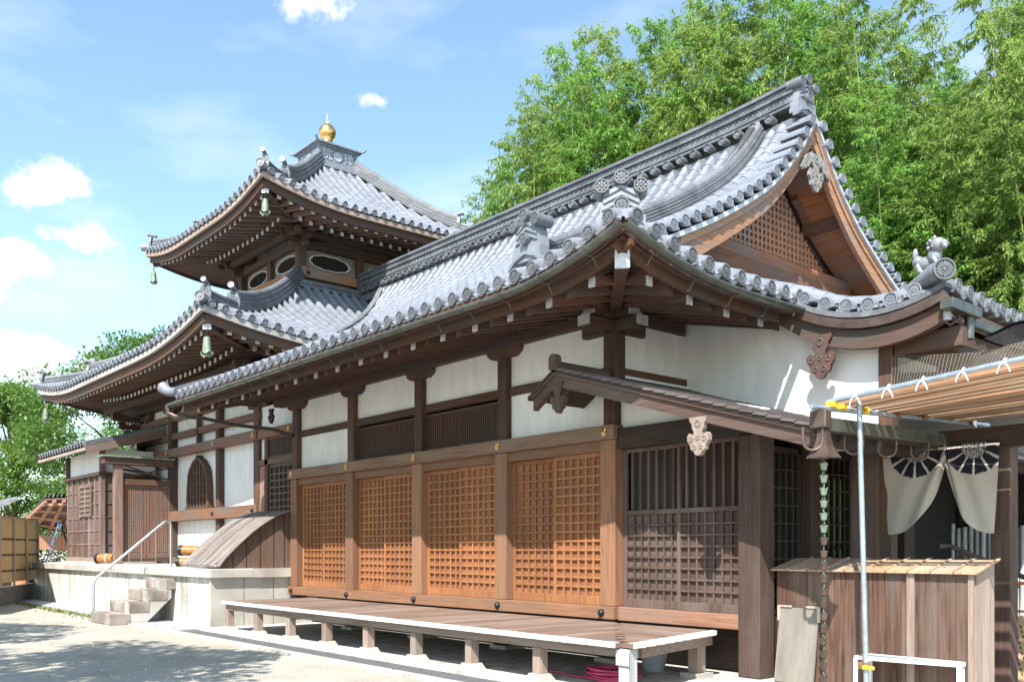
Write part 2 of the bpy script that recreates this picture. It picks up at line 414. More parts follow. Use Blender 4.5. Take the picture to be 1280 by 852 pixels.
# round eave-end tile with a sixteen-petal rosette; faces +X locally, centre at origin
def rosette(r, petals=16, tubelen=.0, simple_=False):
    mb = MB(); n = 20
    def ring(x, rr): return [(x, rr*math.cos(2*math.pi*k/n), rr*math.sin(2*math.pi*k/n)) for k in range(n)]
    rows = [ring(-.05-tubelen, r*.97), ring(.0, r), ring(.012, r*.97), ring(.012, r*.84), ring(-.008, r*.8)]
    mb.sweep(rows, True, False); mb.add(ring(-.008, r*.8), [tuple(range(n))])
    if not simple_:
        for k in range(petals):
            t = 2*math.pi*k/petals; dt = math.pi/petals*.72
            q = [(r*.2, -dt*.5), (r*.62, -dt), (r*.74, 0), (r*.62, dt), (r*.2, dt*.5)]
            P3 = [(.008, rr*math.cos(t+a), rr*math.sin(t+a)) for rr, a in q]; P0 = [(-.008, y, z) for _, y, z in P3]
            mb.add(P3+P0, [(0, 1, 2, 3, 4)]+[(i, i+5, (i+1) % 5+5, (i+1) % 5) for i in range(5)])
        mb.add([(.012, r*.15*math.cos(2*math.pi*k/8), r*.15*math.sin(2*math.pi*k/8)) for k in range(8)]+[(-.008, r*.16*math.cos(2*math.pi*k/8), r*.16*math.sin(2*math.pi*k/8)) for k in range(8)],
               [tuple(range(8))]+[(i, i+8, (i+1) % 8+8, (i+1) % 8) for i in range(8)])
    else:
        mb.add([(.004, r*.4*math.cos(2*math.pi*k/10), r*.4*math.sin(2*math.pi*k/10)) for k in range(10)]+[(-.008, r*.44*math.cos(2*math.pi*k/10), r*.44*math.sin(2*math.pi*k/10)) for k in range(10)],
               [tuple(range(10))]+[(i, i+10, (i+1) % 10+10, (i+1) % 10) for i in range(10)])
    return mb
FX, FY, FNY = 0.0, R(90), R(-90)     # rotations: face +X, +Y, -Y

# ------------------------------------------------------------------ setting: ground
g = MB(); g.add([(-400, -400, 0), (400, -400, 0), (400, 400, 0), (-400, 400, 0)], [(0, 1, 2, 3)])
struct('ground', g, SAND)
g = MB(); g.box(-8.3, 2.6, -2.02, .9, -.05, .045); g.box(2.6, 9, -.9, 12, -.05, .046); struct('hall_paving', g, CONCRETE)
g = MB(); g.box(-8.3, 2.6, -2.46, -2.06, -.05, .012); struct('drip_gravel', g, PEBBLE)
g = MB()
x = -10.2
while x < 2.4: g.box(x, x+.985, -2.62, -2.48, -.05, .035); x += 1.0
struct('kerb', g, GRANITE)
g = MB(); g.box(-10.4, -8.32, -2.6, -1.75, -.05, .03); g.box(-21.6, -10.42, -2.35, -1.75, -.05, .032); struct('slab_path', g, SLATE)
g = MB(); random.seed(3)
for i in range(900):
    x = random.uniform(-22, -10.6); y = -2.42-abs(random.gauss(0, .16)); a = random.uniform(0, 6.28); h = random.uniform(.02, .07)
    dx, dy = .02*math.cos(a), .02*math.sin(a)
    g.add([(x-dx, y-dy, 0), (x+dx, y+dy, 0), (x+dy*1.5, y-dx*1.5, h)], [(0, 1, 2)])
tag(struct('grass', g, MOSS, 'stuff'), 'sparse moss and short grass along the slab path', 'grass')
# small litter on the sand: single stones and fallen leaves
g = MB()
for i in range(6000):
    x = random.uniform(-16, 4); y = random.uniform(-7.5, -2.63)*1.0; s = random.uniform(.005, .015)*(1 if random.random() < .97 else 2); a = random.uniform(0, 6.28)
    p = [(x+s*math.cos(a+k*1.57), y+s*math.sin(a+k*1.57), -.002) for k in range(4)]
    g.add(p+[(x, y, s*.8)], [(0, 1, 4), (1, 2, 4), (2, 3, 4), (3, 0, 4)])
tag(struct('gravel', g, simple('pale_gravel', (.4, .37, .32), .9, var=.4, scale=90), 'stuff'), 'loose pale gravel grains scattered over the sand', 'gravel')

mb_ = MB(); random.seed(19)
for i in range(90):
    x = random.uniform(-14, 2); y = random.choice((random.uniform(-6.5, -2.7), random.gauss(-2.35, .12))); a = random.uniform(0, 6.28); s = random.uniform(.015, .035); z = .006 if y < -2.63 else .04
    mb_.add([(x-s*math.cos(a), y-s*math.sin(a), z), (x+s*.4*math.sin(a), y-s*.4*math.cos(a), z+.012), (x+s*math.cos(a), y+s*math.sin(a), z+.006), (x-s*.4*math.sin(a), y+s*.4*math.cos(a), z+.004)], [(0, 1, 2, 3)])
tag(struct('fallen_leaves', mb_, simple('dry_leaf', (.25, .13, .04), .8, var=.5), 'stuff'), 'a few dry brown leaves fallen on the sand and slabs', 'leaves')
# ------------------------------------------------------------------ MAIN HALL
OV = 1.9; YC = 4.4; XE = OV; YB = 2*YC+OV
zt = smoothcurve([(0, 4.40), (1.2, 4.88), (2.52, 5.50), (3.89, 6.17), (4.94, 6.80), (5.43, 7.2), (5.89, 7.68), (6.14, 8.02), (6.3, 8.22)])
def lift(u, t):
    a = max(0, 1-u/2.1); b = max(0, 1-t/2.3); return .34*a**2.3*b**1.2
def zhall(x, y):
    if y > YC: y = 2*YC-y
    tf = y+OV; ts = XE-x
    if x > .2: t = min(tf, ts); u = max(tf, ts)
    else: t = tf; u = ts
    return zt(t)+lift(u, t)
hall = thing('main_hall', (0, 0, 0), 'long wooden hall with grey tiled hip-and-gable roof, white plaster and rows of lattice doors', 'temple hall')
def frange(a, b, n): return [a+(b-a)*i/n for i in range(n+1)]
def valley_start(x): return -OV if x >= -9.8 else 1.2+(-9.8-x)/2.2*3.0
# front and back slopes
SP = .284
mb = MB(); caps = []
xs = [1.9-.17-SP*i for i in range(49)]
for x in xs:
    if x < -12.1: continue
    y0 = valley_start(x)
    y1 = YC-.12 if x < -.2 else (-x-.06 if x > .2 else .8)
    if x < -9.8 and y0 > 4.1: continue
    if y1-y0 < .15: y1 = y0+.15
    n = max(3, int((y1-y0)/.3))
    path = [(x, y, zhall(x, y)) for y in frange(y0, y1, n)]
    tile_row(mb, path, (1, 0, 0), SP, .078)
    if x >= -9.8: caps.append((x, y0-.03, path[0][2]+.035))
    mbp = [(x, 2*YC-y, z) for x_, y, z in path for x in (x_,)]
    tile_row(mb, mbp, (1, 0, 0), SP, .078, tl=.5)
part('front_roof_tiles', mb, TILE, hall)
disc = rosette(.083)
c0 = None
def cap(name, loc, rot, src=None, mesh=None, mat=TILED, parent=hall):
    return local(name, mesh, mat, parent, loc, rot) if src is None else dup(src, parent, loc, rot)
for p in caps:
    c0 = cap('eave_tile_cap', p, (0, 0, FNY), c0, disc)
# side skirt and entrance canopy slope
def kz(x, y):
    """front-entrance canopy: the side slope carried on outwards, lifted at its edge"""
    d = x-1.9; v = min(abs(y-1.1), abs(2*YC-1.1-y))
    return 4.40-.58*d+.24*d*d+.12*math.exp(-v/.9)*(max(0, d)/1.7)**2
mb = MB(); KX = 3.62; KY = 1.1
ys = [-1.9+.17+SP*i for i in range(43)]
for y in ys:
    m_ = y if y <= YC else 2*YC-y
    canopy = m_ > KY+.05
    xo = KX if canopy else XE
    xi = max(-.62, -m_+.06) if m_ < .62 else -.62
    if xo-xi < .15: xi = xo-.15
    path = []
    for x in frange(xo, xi, max(3, int((xo-xi)/.25))):
        path.append((x, y, kz(x, y) if x > 1.9 else zhall_side(x, y) if False else (zt(XE-x)+lift(m_+OV, XE-x))))
    tile_row(mb, path, (0, 1, 0), SP, .078)
    if y < 6.5: cap('eave_tile_cap', (xo+.03, y, path[0][2]+.035), (0, 0, 0), c0)
part('side_roof_tiles', mb, TILE, hall)
# pan-tile lips under the round ends (arabesque drip edge)
dm_ = MB(); q = [(x, 0, z) for x, z in ((-.085, -.02), (-.05, -.055), (0, -.07), (.05, -.055), (.085, -.02), (.05, -.012), (0, -.022), (-.05, -.012))]
dm_.add([(x, -.02, z) for x, y, z in q]+[(x, .08, z) for x, y, z in q], [tuple(range(8)), tuple(range(8, 16))[::-1]]+[(i, (i+1) % 8, (i+1) % 8+8, i+8) for i in range(8)])
dt0 = None
for (p, rz) in [((x+SP/2, -OV, z-.035), 0) for x, y, z in caps[1:]]+[((1.9, y+SP/2, zt(0)+lift(y+SP/2+OV, 0)), R(90)) for y in ys if y < KY-.2]+[((KX, y+SP/2, kz(KX, y+SP/2)), R(90)) for y in ys if KY < y < 7.4]:
    dt0 = local('drip_tile', dm_, TILED, hall, p, (0, 0, rz)) if dt0 is None else dup(dt0, hall, p, (0, 0, rz))
# roof deck under the tiles and boarded eaves
mb = MB()
def sheet(fn, us, vs, dz=0, smooth=True, mi=0):
    rows = [[(lambda p: (p[0], p[1], p[2]+dz))(fn(u, v)) for v in vs] for u in us]; mb.sweep(rows, False, smooth, mi)
sheet(lambda x, q: (x, -OV+(XE-x)*q, zt((XE-x)*q)+lift(XE-x, (XE-x)*q)), [1.9-i*.1 for i in range(18)], [i/12 for i in range(13)], -.05)
sheet(lambda x, t: (x, t-OV, zt(t)+lift(XE-x, t)), [.15, -.1, -.3, -.6, -1, -1.6, -3, -6, -9.75], [i*.21 for i in range(31)], -.05)
sheet(lambda x, t: (x, 2*YC+OV-t, zt(t)), [.15, -3, -9.75, -12], [i*.21 for i in range(31)], -.05)
sheet(lambda y, q: (XE-min(2.5, y+OV)*q, y, zt(min(2.5, y+OV)*q)+lift(y+OV, min(2.5, y+OV)*q)), [-1.9+i*.1 for i in range(34)]+[3, 6, 8.8], [i/10 for i in range(11)], -.05)
sheet(lambda y, x: (x, y, kz(x, y)), [1.1+i*.4 for i in range(17)], frange(1.85, KX, 8), -.045)
part('roof_deck', mb, wb('X'), hall)
# boarded eave soffit
mb = MB()
def zs(t, u): return 4.24+.235*t+lift(u, t*.9)*.9
sheet(lambda x, q: (x, min(1.9, 1.86-x)*q-1.84, zs(min(1.9, 1.86-x)*q, 1.9-x)), [-9.6, -6, -3, -1]+[-.5+i*.2 for i in range(12)]+[1.84], [0, .25, .5, .75, 1])
sheet(lambda y, q: (1.84-min(1.9, y+1.86)*q, y, zs(min(1.9, y+1.86)*q, y+1.9)), [-1.84, -1.75]+[-1.55+i*.2 for i in range(13)]+[1.2], [0, .25, .5, .75, 1])
part('eave_soffit', mb, wb('Y'), hall)
# fascia under the tiles
mb = MB()
xf = frange(-9.75, -.6, 6)+[-.5+i*.2 for i in range(1, 12)]+[1.86]
mb.strip([(x, -1.84, 4.30+lift(1.9-x, 0)) for x in xf], .05, .12, (0, 1, 0))
mb.strip([(x, -1.74, 4.20+lift(1.9-x, .1)) for x in xf], .06, .12, (0, 1, 0))
mb.strip([(x, -1.905, 4.285+lift(1.9-x, 0)) for x in xf], .03, .15, (0, 1, 0))  # board added behind the gutter to block a strip of sun
yf = [-1.86+i*.2 for i in range(15)]+[1.15]
mb.strip([(1.84, y, 4.30+lift(y+1.9, 0)) for y in yf], .05, .12, (1, 0, 0))
mb.strip([(1.74, y, 4.20+lift(y+1.9, .1)) for y in yf[:-1]], .06, .12, (1, 0, 0))
part('eave_fascia', mb, wb('X'), hall)
# gutter
def halfpipe(mb, path, r, side):
    rows = []; side = Vector(side)
    for p in path:
        p = Vector(p); rows.append([p+side*r*math.cos(a)+Vector((0, 0, r*math.sin(a))) for a in [math.pi+math.pi*k/8 for k in range(9)]]+[p+side*(r-.006)*math.cos(a)+Vector((0, 0, (r-.006)*math.sin(a))) for a in [2*math.pi-math.pi*k/8 for k in range(9)]])
    mb.sweep(rows, True, True)
mb = MB()
xg = frange(-9.9, -.6, 8)+[-.4+i*.2 for i in range(12)]+[1.98]
halfpipe(mb, [(x, -1.99, 4.27+lift(2.0-x, 0)) for x in xg], .062, (0, 1, 0))
yg = [-1.99]+[-1.8+i*.2 for i in range(16)]
halfpipe(mb, [(1.99, y, 4.27+lift(y+2.0, 0)) for y in yg], .062, (1, 0, 0))
part('gutter', mb, GUTTER, hall)
gb = MB(); gb.tube([(0, -.07, .01), (0, -.062, -.03), (0, 0, -.075), (0, .05, -.06), (0, .10, -.1), (0, .13, -.16), (0, .16, -.15)], .0065, 6)
b0 = None
for i in range(17):
    x = 1.5-.66*i
    if x < -9.7: break
    p = (x, -1.99, 4.27+lift(2-x, 0)); b0 = local('gutter_bracket', gb, GUTTER, hall, p, (0, 0, 0)) if b0 is None else dup(b0, hall, p)
for i in range(4):
    y = -1.5+.66*i; dup(b0, hall, (1.99, y, 4.27+lift(y+2, 0)), (0, 0, R(90)))
# rafters with metal-capped ends
def rafter_mesh(white):
    mb = MB(); mb.beam((0, -1.62, .0), (0, 0.05, .39), .075, .09); mb.box(-.041, .041, -1.632, -1.61, -.058, .042, mi=1 if white else 0); return mb
rf = [local('rafter', rafter_mesh(True), [wb('Y'), ZINC], hall, (1.2, 0, 4.17)), local('rafter', rafter_mesh(False), [wb('Y'), CAPW], hall, (.87, 0, 4.17))]
def zraf(u): return 4.15+lift(u, .3)*.95
rf[0].location.z = zraf(.7); rf[1].location.z = zraf(1.03)
for i in range(2, 33):
    x = 1.2-.33*i; dup(rf[i % 2], hall, (x, 0, zraf(1.9-x)))
for i in range(8):
    y = -1.2+.33*i; dup(rf[i % 2], hall, (0, y, zraf(y+1.9)), (0, 0, R(90)))
mb = MB(); mb.beam((0, 0, 4.50), (1.72, -1.72, 4.36), .14, .2); part('corner_rafter', mb, wb('X'), hall, bev=.01)
mb = MB(); mb.beam((1.715, -1.715, 4.36), (1.735, -1.735, 4.36), .15, .21); part('corner_rafter_cap', mb, ZINC, hall)
# structural beams under the eaves
mb = MB(); mb.box(-9.3, .34, -.11, .11, 4.33, 4.65); part('eave_beam', mb, wb('X'), hall, bev=.01)
mb = MB(); mb.box(-.11, .11, -.46, 1.27, 4.332, 4.652); part('eave_beam', mb, wb('Y'), hall, bev=.01)
def bracket_arm(axis, c, half, z0, z1, w):
    pts = [(-half, z1), (half, z1), (half, z1-.05), (half-.03, z0+.05), (half-.12, z0), (-half+.12, z0), (-half+.03, z0+.05), (-half, z1-.05)]
    mb = MB(); ax = (1, 0, 0) if axis == 'X' else (0, 1, 0)
    mb.prism(pts, (c[0], c[1], 0), ax, (0, 0, 1), w); return mb
for x in (-2.1, -4.2, -6.3, -8.4):
    part('boat_bracket', bracket_arm('X', (x, 0), .36, 4.19, 4.328, .17), wb('X'), hall)
mb = MB(); mb.box(-.5, .4, -.1, .1, 4.17, 4.328); mb.box(.4, .46, -.1, .1, 4.22, 4.328); part('boat_bracket', mb, wb('X'), hall, bev=.02)
mb = MB(); mb.box(-.098, .098, -.54, .5, 4.172, 4.33); part('boat_bracket', mb, wb('Y'), hall, bev=.02)
mb = MB(); mb.box(.341, .352, -.112, .112, 4.345, 4.655); part('beam_end_cap', mb, ZINC, hall)
mb = MB(); mb.box(-.112, .112, -.472, -.461, 4.345, 4.655); part('beam_end_cap', mb, ZINC, hall)
mb = MB(); mb.box(.461, .47, -.1, .1, 4.2, 4.325); part('beam_end_cap', mb, ZINC, hall)
mb = MB(); mb.box(-.1, .1, -.55, -.541, 4.2, 4.325); part('beam_end_cap', mb, ZINC, hall)
# posts
for x in (0, -2.1, -4.2, -6.3, -8.4):
    mb = MB(); mb.box(x-.1, x+.1, -.1, .1, 3.012, 4.19 if x else 4.17); part('upper_post', mb, wb('Z'), hall, bev=.008)
    mb = MB(); mb.box(x-.13, x+.13, -.13, .13, .748, 2.828); part('post', mb, wpost('Z'), hall, bev=.008)
mb = MB(); mb.box(1.96, 2.24, -.14, .14, .07, 2.7); part('post', mb, wu('Z'), hall, bev=.012)
mb = MB(); mb.box(1.88, 2.32, -.22, .22, .0, .068); part('post_base_stone', mb, GRANITE, hall, bev=.015)
# rails
mb = MB(); mb.box(-8.56, .14, -.17, .1, 2.83, 3.01); part('lintel_rail', mb, wood('warmgrey', 'X', (.24, .14, .09), grey=(.26, .2, .16)), hall, bev=.006)
mb = MB(); mb.box(-8.56, .14, -.17, .1, .586, .746); part('door_sill', mb, wpost('X'), hall, bev=.006)
mb = MB(); mb.box(.142, 1.958, -.09, .08, .576, .742); part('door_sill', mb, wood('reddull', 'X', (.25, .12, .075), grey=(.22, .16, .13)), hall, bev=.006)
mb = MB(); mb.box(-8.3, -.1, -.045, .04, 3.64, 3.76); part('tie_rail', mb, wb('X'), hall)
fl = MB()
for k in range(6):
    a = math.pi*k/3; fl.add([(.018*math.cos(a+.9), -.004, .018*math.sin(a+.9)), (.05*math.cos(a+.35), -.006, .05*math.sin(a+.35)), (.06*math.cos(a), -.012, .06*math.sin(a)), (.05*math.cos(a-.35), -.006, .05*math.sin(a-.35)), (.018*math.cos(a-.9), -.004, .018*math.sin(a-.9)), (0, -.018, 0)], [(5, 0, 1), (5, 1, 2), (5, 2, 3), (5, 3, 4)])
fl.lathe([(.03, 0), (.028, .01), (.015, .022), (.003, .026)], (0, 0, 0), 10) if False else None
fl.add([(.02*math.cos(k*.785), -.02, .02*math.sin(k*.785)) for k in range(8)]+[(0, -.034, 0)], [((k+1) % 8, k, 8) for k in range(8)])
nc = None
def nailcover(p, parent=hall):
    global nc
    nc = local('nail_cover', fl, GOLD, parent, p, (0, 0, 0)) if nc is None else dup(nc, parent, p)
for x in (0, -2.1, -4.2, -6.3, -8.4): nailcover((x-.02, -.171, 2.92))
kb = MB(); kb.sweep([[(r*math.cos(k*.5236), y, r*math.sin(k*.5236)) for k in range(12)] for r, y in ((.048, 0), (.046, -.02), (.034, -.04), (.015, -.05), (.002, -.052))], True)
k0 = None
def knob(p, parent=hall, rot=(0, 0, 0)):
    global k0
    k0 = local('sill_stud', kb, BLACKM, parent, p, rot) if k0 is None else dup(k0, parent, p, rot)
for x in (-.06, -2.1, -4.2, -6.3, -8.4): knob((x, -.171, .665))
# plaster infill of the upper wall
for i, (a, b) in enumerate(((-8.3, -6.4), (-6.2, -4.3), (-4.1, -2.2), (-2.0, -.1))):
    mb = MB(); mb.box(a, b, .0, .06, 3.762, 4.328)
    if i in (0, 3): mb.box(a, b, .0, .06, 3.012, 3.638)
    part('plaster_panel', mb, PLASTER, hall)
def slat_vent(a, b, z0, z1, y, parent, m=wd):
    mb = MB(); mb.box(a, b, y, y+.06, z0, z0+.05); mb.box(a, b, y, y+.06, z1-.04, z1)
    f = part('transom_vent', mb, wb('X'), parent)
    mb = MB(); n = int((b-a)/.055)
    for k in range(n): x = a+.02+k*(b-a-.03)/n; mb.box(x, x+.03, y+.015, y+.045, z0+.051, z1-.041)
    part('slats', mb, wb('Z'), f)
    mb = MB(); mb.box(a, b, y+.06, y+.08, z0, z1); part('backing', mb, wd('Z'), f)
slat_vent(-6.2, -4.3, 3.013, 3.6, .0, hall); slat_vent(-4.1, -2.2, 3.013, 3.6, .0, hall)
# lattice sliding doors: thing > door > lattice, backing
def lattice_door(w, h, cols, rows, mf, ml, mbk, stile=.055, bw=.03, dep=.038, bot=.11, top=.06):
    fr = MB(); fr.box(0, stile, 0, .04, 0, h); fr.box(w-stile, w, 0, .04, 0, h); fr.box(stile, w-stile, 0, .04, 0, bot); fr.box(stile, w-stile, 0, .04, h-top, h)
    la = MB(); iw = w-2*stile; ih = h-bot-top
    for c in range(1, cols): x = stile+iw*c/cols; la.box(x-bw/2, x+bw/2, .004, .004+dep*.8, bot, h-top)
    for r in range(1, rows): z = bot+ih*r/rows; la.box(stile, w-stile, .001, .001+dep*.8, z-bw/2, z+bw/2)
    bk = MB(); bk.box(stile, w-stile, .036, .05, bot, h-top)
    return fr, la, bk
def place_door(name, loc, rot, meshes, mats, parent):
    d = local(name, meshes[0], mats[0], parent, loc, rot, bev=.003)
    for nm, mm, ma in (('lattice', meshes[1], mats[1]), ('backing', meshes[2], mats[2])):
        o = bpy.data.objects.new(nm, mm.mesh(nm, ma)); COL.objects.link(o); o.parent = d
    return d
DW, DH = .935, 1.95
dm = lattice_door(DW, DH, 6, 15, None, None, None)
d0 = place_door('lattice_door', (-8.27, .0, .748), (0, 0, 0), dm, (ww('Z'), ww('Z'), wood('warmback', 'Z', (.29, .12, .055), grey=(.2, .09, .05))), hall)
for i in range(4):
    x0 = -8.27+2.1*i
    if i: dup(d0, hall, (x0, .0, .748))
    dup(d0, hall, (x0+.905, -.055, .748))
mb = MB()
for i in range(4): mb.box(-8.27+2.1*i, -6.43+2.1*i, -.09, .09, 2.70, 2.828)
part('door_head', mb, wpost('X'), hall)
# fifth bay: barred and latticed sliding doors in duller wood
def barred_door(w, h):
    fr = MB(); s = .05; zr = 1.14
    fr.box(0, s, 0, .04, 0, h); fr.box(w-s, w, 0, .04, 0, h); fr.box(s, w-s, 0, .04, 0, .1); fr.box(s, w-s, 0, .04, h-.05, h); fr.box(s, w-s, -.004, .036, zr, zr+.055)
    la = MB(); iw = w-2*s
    for c in range(1, 7): x = s+iw*c/7; la.box(x-.011, x+.011, .004, .03, .1, zr)
    for r in range(1, 8): z = .1+(zr-.1)*r/8; la.box(s, w-s, -.001, .026, z-.012, z+.012)
    for c in range(0, 6): x = s+iw*(c+.7)/6.4; la.box(x-.016, x+.016, .004, .034, zr+.056, h-.05)
    bk = MB(); bk.box(s, w-s, .036, .05, .1, zr); bk.box(s, w-s, .075, .09, zr, h-.05, mi=1)
    return fr, la, bk
bd = barred_door(.93, 1.96)
e0 = place_door('barred_door', (.14, .02, .744), (0, 0, 0), bd, (wu('Z'), wu('Z'), [wu('Z'), wd('Z')]), hall)
dup(e0, hall, (1.03, -.035, .744))
mb = MB(); mb.box(.101, 2.24, -.10, .10, 2.705, 2.96); part('lintel_beam', mb, wd('X'), hall, bev=.01)
mb = MB(); mb.prism([(.11, 2.962), (2.24, 2.962), (2.24, 3.0-.02), (.11, 3.5)], (0, .03, 0), (1, 0, 0), (0, 0, 1), .05); part('plaster_panel', mb, PLASTER, hall)
# under-floor skirting
mb = MB(); mb.box(-8.3, 1.95, .35, .4, .04, .6); part('foundation_boards', mb, wd('X'), hall)
for x in (-8.4, -6.3, -4.2, -2.1, 0):
    mb = MB(); mb.box(x-.1, x+.1, -.1, .1, .1, .584); part('foundation_post', mb, wd('Z'), hall)
    mb = MB(); mb.box(x-.18, x+.18, -.18, .18, .04, .1); part('base_stone', mb, GRANITE, hall)
# gable-side walls
mb = MB(); mb.box(-.03, .03, .1, 1.37, 3.75, 4.33); part('plaster_panel', mb, PLASTER, hall)
mb = MB(); mb.box(-.05, .06, .1, 1.36, 3.66, 3.748); part('wall_rail', mb, wb('Y'), hall)
mb = MB(); mb.box(-.09, .05, .11, 8.8, 2.9, 3.66); mb.box(-.1, .0, 1.42, 8.8, 3.66, 4.9); part('rear_plaster', mb, PLASTER, hall)
for yw in (1.4, 7.4):
    mb = MB(); mb.prism([(.02, 2.6), (2.79, 2.6), (2.79, 3.86), (1.9, 4.18), (.8, 4.5), (.02, 4.6)], (0, yw, 0), (1, 0, 0), (0, 0, 1), .06); part('canopy_side_wall', mb, PLASTER, hall)
mb = MB(); mb.box(2.791, 2.95, 1.33, 1.47, .05, 4.3); part('canopy_post', mb, wb('Z'), hall, bev=.008)
mb = MB(); mb.box(-8.45, -.15, 8.7, 8.8, .05, 4.7); mb.box(-8.5, -8.4, .12, 8.7, .05, 4.9); part('back_wall', mb, PLASTER, hall)
# gable -------------------------------------------------------------
XG = .2
zv = lambda y: zt((y if y <= YC else 2*YC-y)+OV)
mb = MB(); Y0 = 1.75; n = 46
for k in range(n+1):
    y = Y0+(2*YC-2*Y0)*k/n; top = zv(y)-.35
    if top > 6.3: mb.box(-.72, -.672, y-.026, y+.026, 6.2, top)
z = 6.3
while z < 7.7:
    yy = next((q/50 for q in range(0, 220) if zv(q/50)-.35 > z), 4.3); mb.box(-.705, -.675, yy, 2*YC-yy, z-.02, z+.02); z += .11
part('gable_lattice', mb, wood('gable', 'Z', (.42, .2, .12)), hall)  # lattice wood made brighter in colour for the sunlight on the gable
mb = MB(); pts = [(y, 6.1) for y in (1.0, 7.8)]+[(2*YC-y, zv(y)-.1) for y in (1.0, 1.9, 2.7, 3.3, 3.8, 4.2, 4.4)]+[(y, zv(y)-.1) for y in (4.2, 3.8, 3.3, 2.7, 1.9, 1.0)]
mb.prism(pts, (-.8, 0, 0), (0, 1, 0), (0, 0, 1), .05); part('gable_backing', mb, wood('gableback', 'Z', (.17, .08, .05)), hall)
mb = MB(); mb.box(-.74, -.55, 2.1, 6.7, 5.98, 6.2); part('gable_sill_beam', mb, wood('gable', 'Y', (.26, .115, .07)), hall, bev=.01)
mb = MB(); mb.box(-.7, -.48, 1.65, 7.15, 5.72, 5.975); part('gable_sill_beam', mb, wood('gable', 'Y', (.26, .115, .07)), hall, bev=.01)
mb = MB()
for k in range(4): mb.box(-.62+k*.012, -.4+k*.01-.02*k, 1.2, 7.6, 5.5+k*.055, 5.548+k*.055)
part('skirt_flashing_tiles', mb, TILED, hall)
mb = MB()
for sgn in (1, -1):
    mb = MB(); mb.beam((-.6, YC+sgn*2.3, 6.25), (-.6, YC+sgn*.6, 7.3), .1, .14); part('gable_strut', mb, wood('gable', 'Y', (.26, .115, .07)), hall)
mb = MB(); mb.box(-.72, .0, YC+1.0, YC+1.2, 6.8, 6.98)
part('gable_purlin', mb, wood('gable', 'Y', (.26, .115, .07)), hall)
# barge boards, soffit under the verge, lead-grey edging
def verge_band(x0, x1, top, bot, ya=1.15, sides=(0, 1), flare=0.0):
    mb = MB()
    for sd in sides:
        rows = []
        for i in range(25):
            y = ya+(YC-ya)*i/24; Y = y if sd == 0 else 2*YC-y
            k = flare*(1-i/24)**2
            rows.append([(x0, Y, zv(y)+bot-k), (x1, Y, zv(y)+bot-k), (x1, Y, zv(y)+top), (x0, Y, zv(y)+top)])
        mb.sweep(rows, True, False); mb.add(rows[0], [(0, 1, 2, 3)]); mb.add(rows[-1], [(3, 2, 1, 0)])
    return mb
part('barge_board', verge_band(.03, .10, -.13, -.42, sides=(0,), flare=.1), wo('Y'), hall)
part('barge_board', verge_band(.03, .10, -.13, -.42, sides=(1,), flare=.1), wo('Y'), hall)
part('barge_moulding', verge_band(.101, .125, -.13, -.24), wo('Y'), hall)
part('verge_edging', verge_band(-.05, .17, -.055, -.125, ya=.35), ZINC, hall)
part('verge_soffit', verge_band(-.7, .05, -.07, -.11), wood('soffit', 'X', (.4, .15, .06)), hall)
# gable pendant carved with cloud scrolls
def pendant_outline(s):
    half = [(0, 0), (.2, 0), (.19, -.07), (.14, -.13), (.13, -.21), (.09, -.27), (.095, -.33), (.14, -.36), (.15, -.31), (.2, -.29), (.24, -.34), (.24, -.43), (.18, -.51), (.165, -.59), (.1, -.62), (.06, -.69), (0, -.71)]
    return [(x*s, z*s) for x, z in half]+[(-x*s, z*s) for x, z in half[::-1][1:-1]]
def pendant(name, o, ax, s, mat, parent, wings=True, t=.05):
    mb = MB(); mb.prism(pendant_outline(s), o, ax, (0, 0, 1), t)
    p = part(name, mb, mat, parent); A = Vector(ax); nn = A.cross(Vector((0, 0, 1))).normalized()
    mb = MB()
    for cx, cz, r in ((0, -.12, .055), (-.15, -.40, .04), (.15, -.40, .04), (-.07, -.55, .035), (.07, -.55, .035), (0, -.38, .03)):
        for sg in (-1, 1):
            c = Vector(o)+A*cx*s+Vector((0, 0, cz*s))+nn*sg*(t/2+.004)
            mb.tube([c+A*r*s*math.cos(q)+Vector((0, 0, r*s*math.sin(q))) for q in [k*.63 for k in range(11)]], .011*s, 5)
    part('scroll_relief', mb, mat, p)
    if wings:
        for sg in (-1, 1):
            mb = MB(); w_ = [(.14, .03), (.3, -.06), (.42, -.2), (.5, -.34), (.46, -.4), (.4, -.33), (.36, -.36), (.3, -.28), (.26, -.3), (.2, -.2), (.13, -.16)]
            pts = [(sg*x*s, z*s) for x, z in w_]
            mb.prism(pts if sg > 0 else pts[::-1], o, ax, (0, 0, 1), t*.8); part('scroll_wing', mb, mat, p)
    return p
GEG = simple('weathered_carving', (.22, .21, .2), .8, var=.5, scale=9)
pendant('gable_pendant', (.14, YC, 7.6), (0, 1, 0), .82, GEG, hall)
# verge tiles
vt = rosette(.083); vt.sweep([[(x, .08*math.cos(a), .08*math.sin(a)) for a in [math.pi*k/8 for k in range(9)]] for x in (-.46, -.05)], False, True)
vt.box(-.46, 0, -.12, .12, -.05, -.015)
v0 = None
for sd in (0, 1):
    y = -.05 if sd == 0 else -.05; acc_ = 0
    while y < YC-.08:
        Y = y if sd == 0 else 2*YC-y; p = (XG, Y, zv(y)+.065)
        v0 = local('verge_tile', vt, TILE, hall, p, (0, 0, 0)) if v0 is None else dup(v0, hall, p)
        sl = (zv(y+.05)-zv(y))/.05; y += .262/math.sqrt(1+sl*sl)**.8
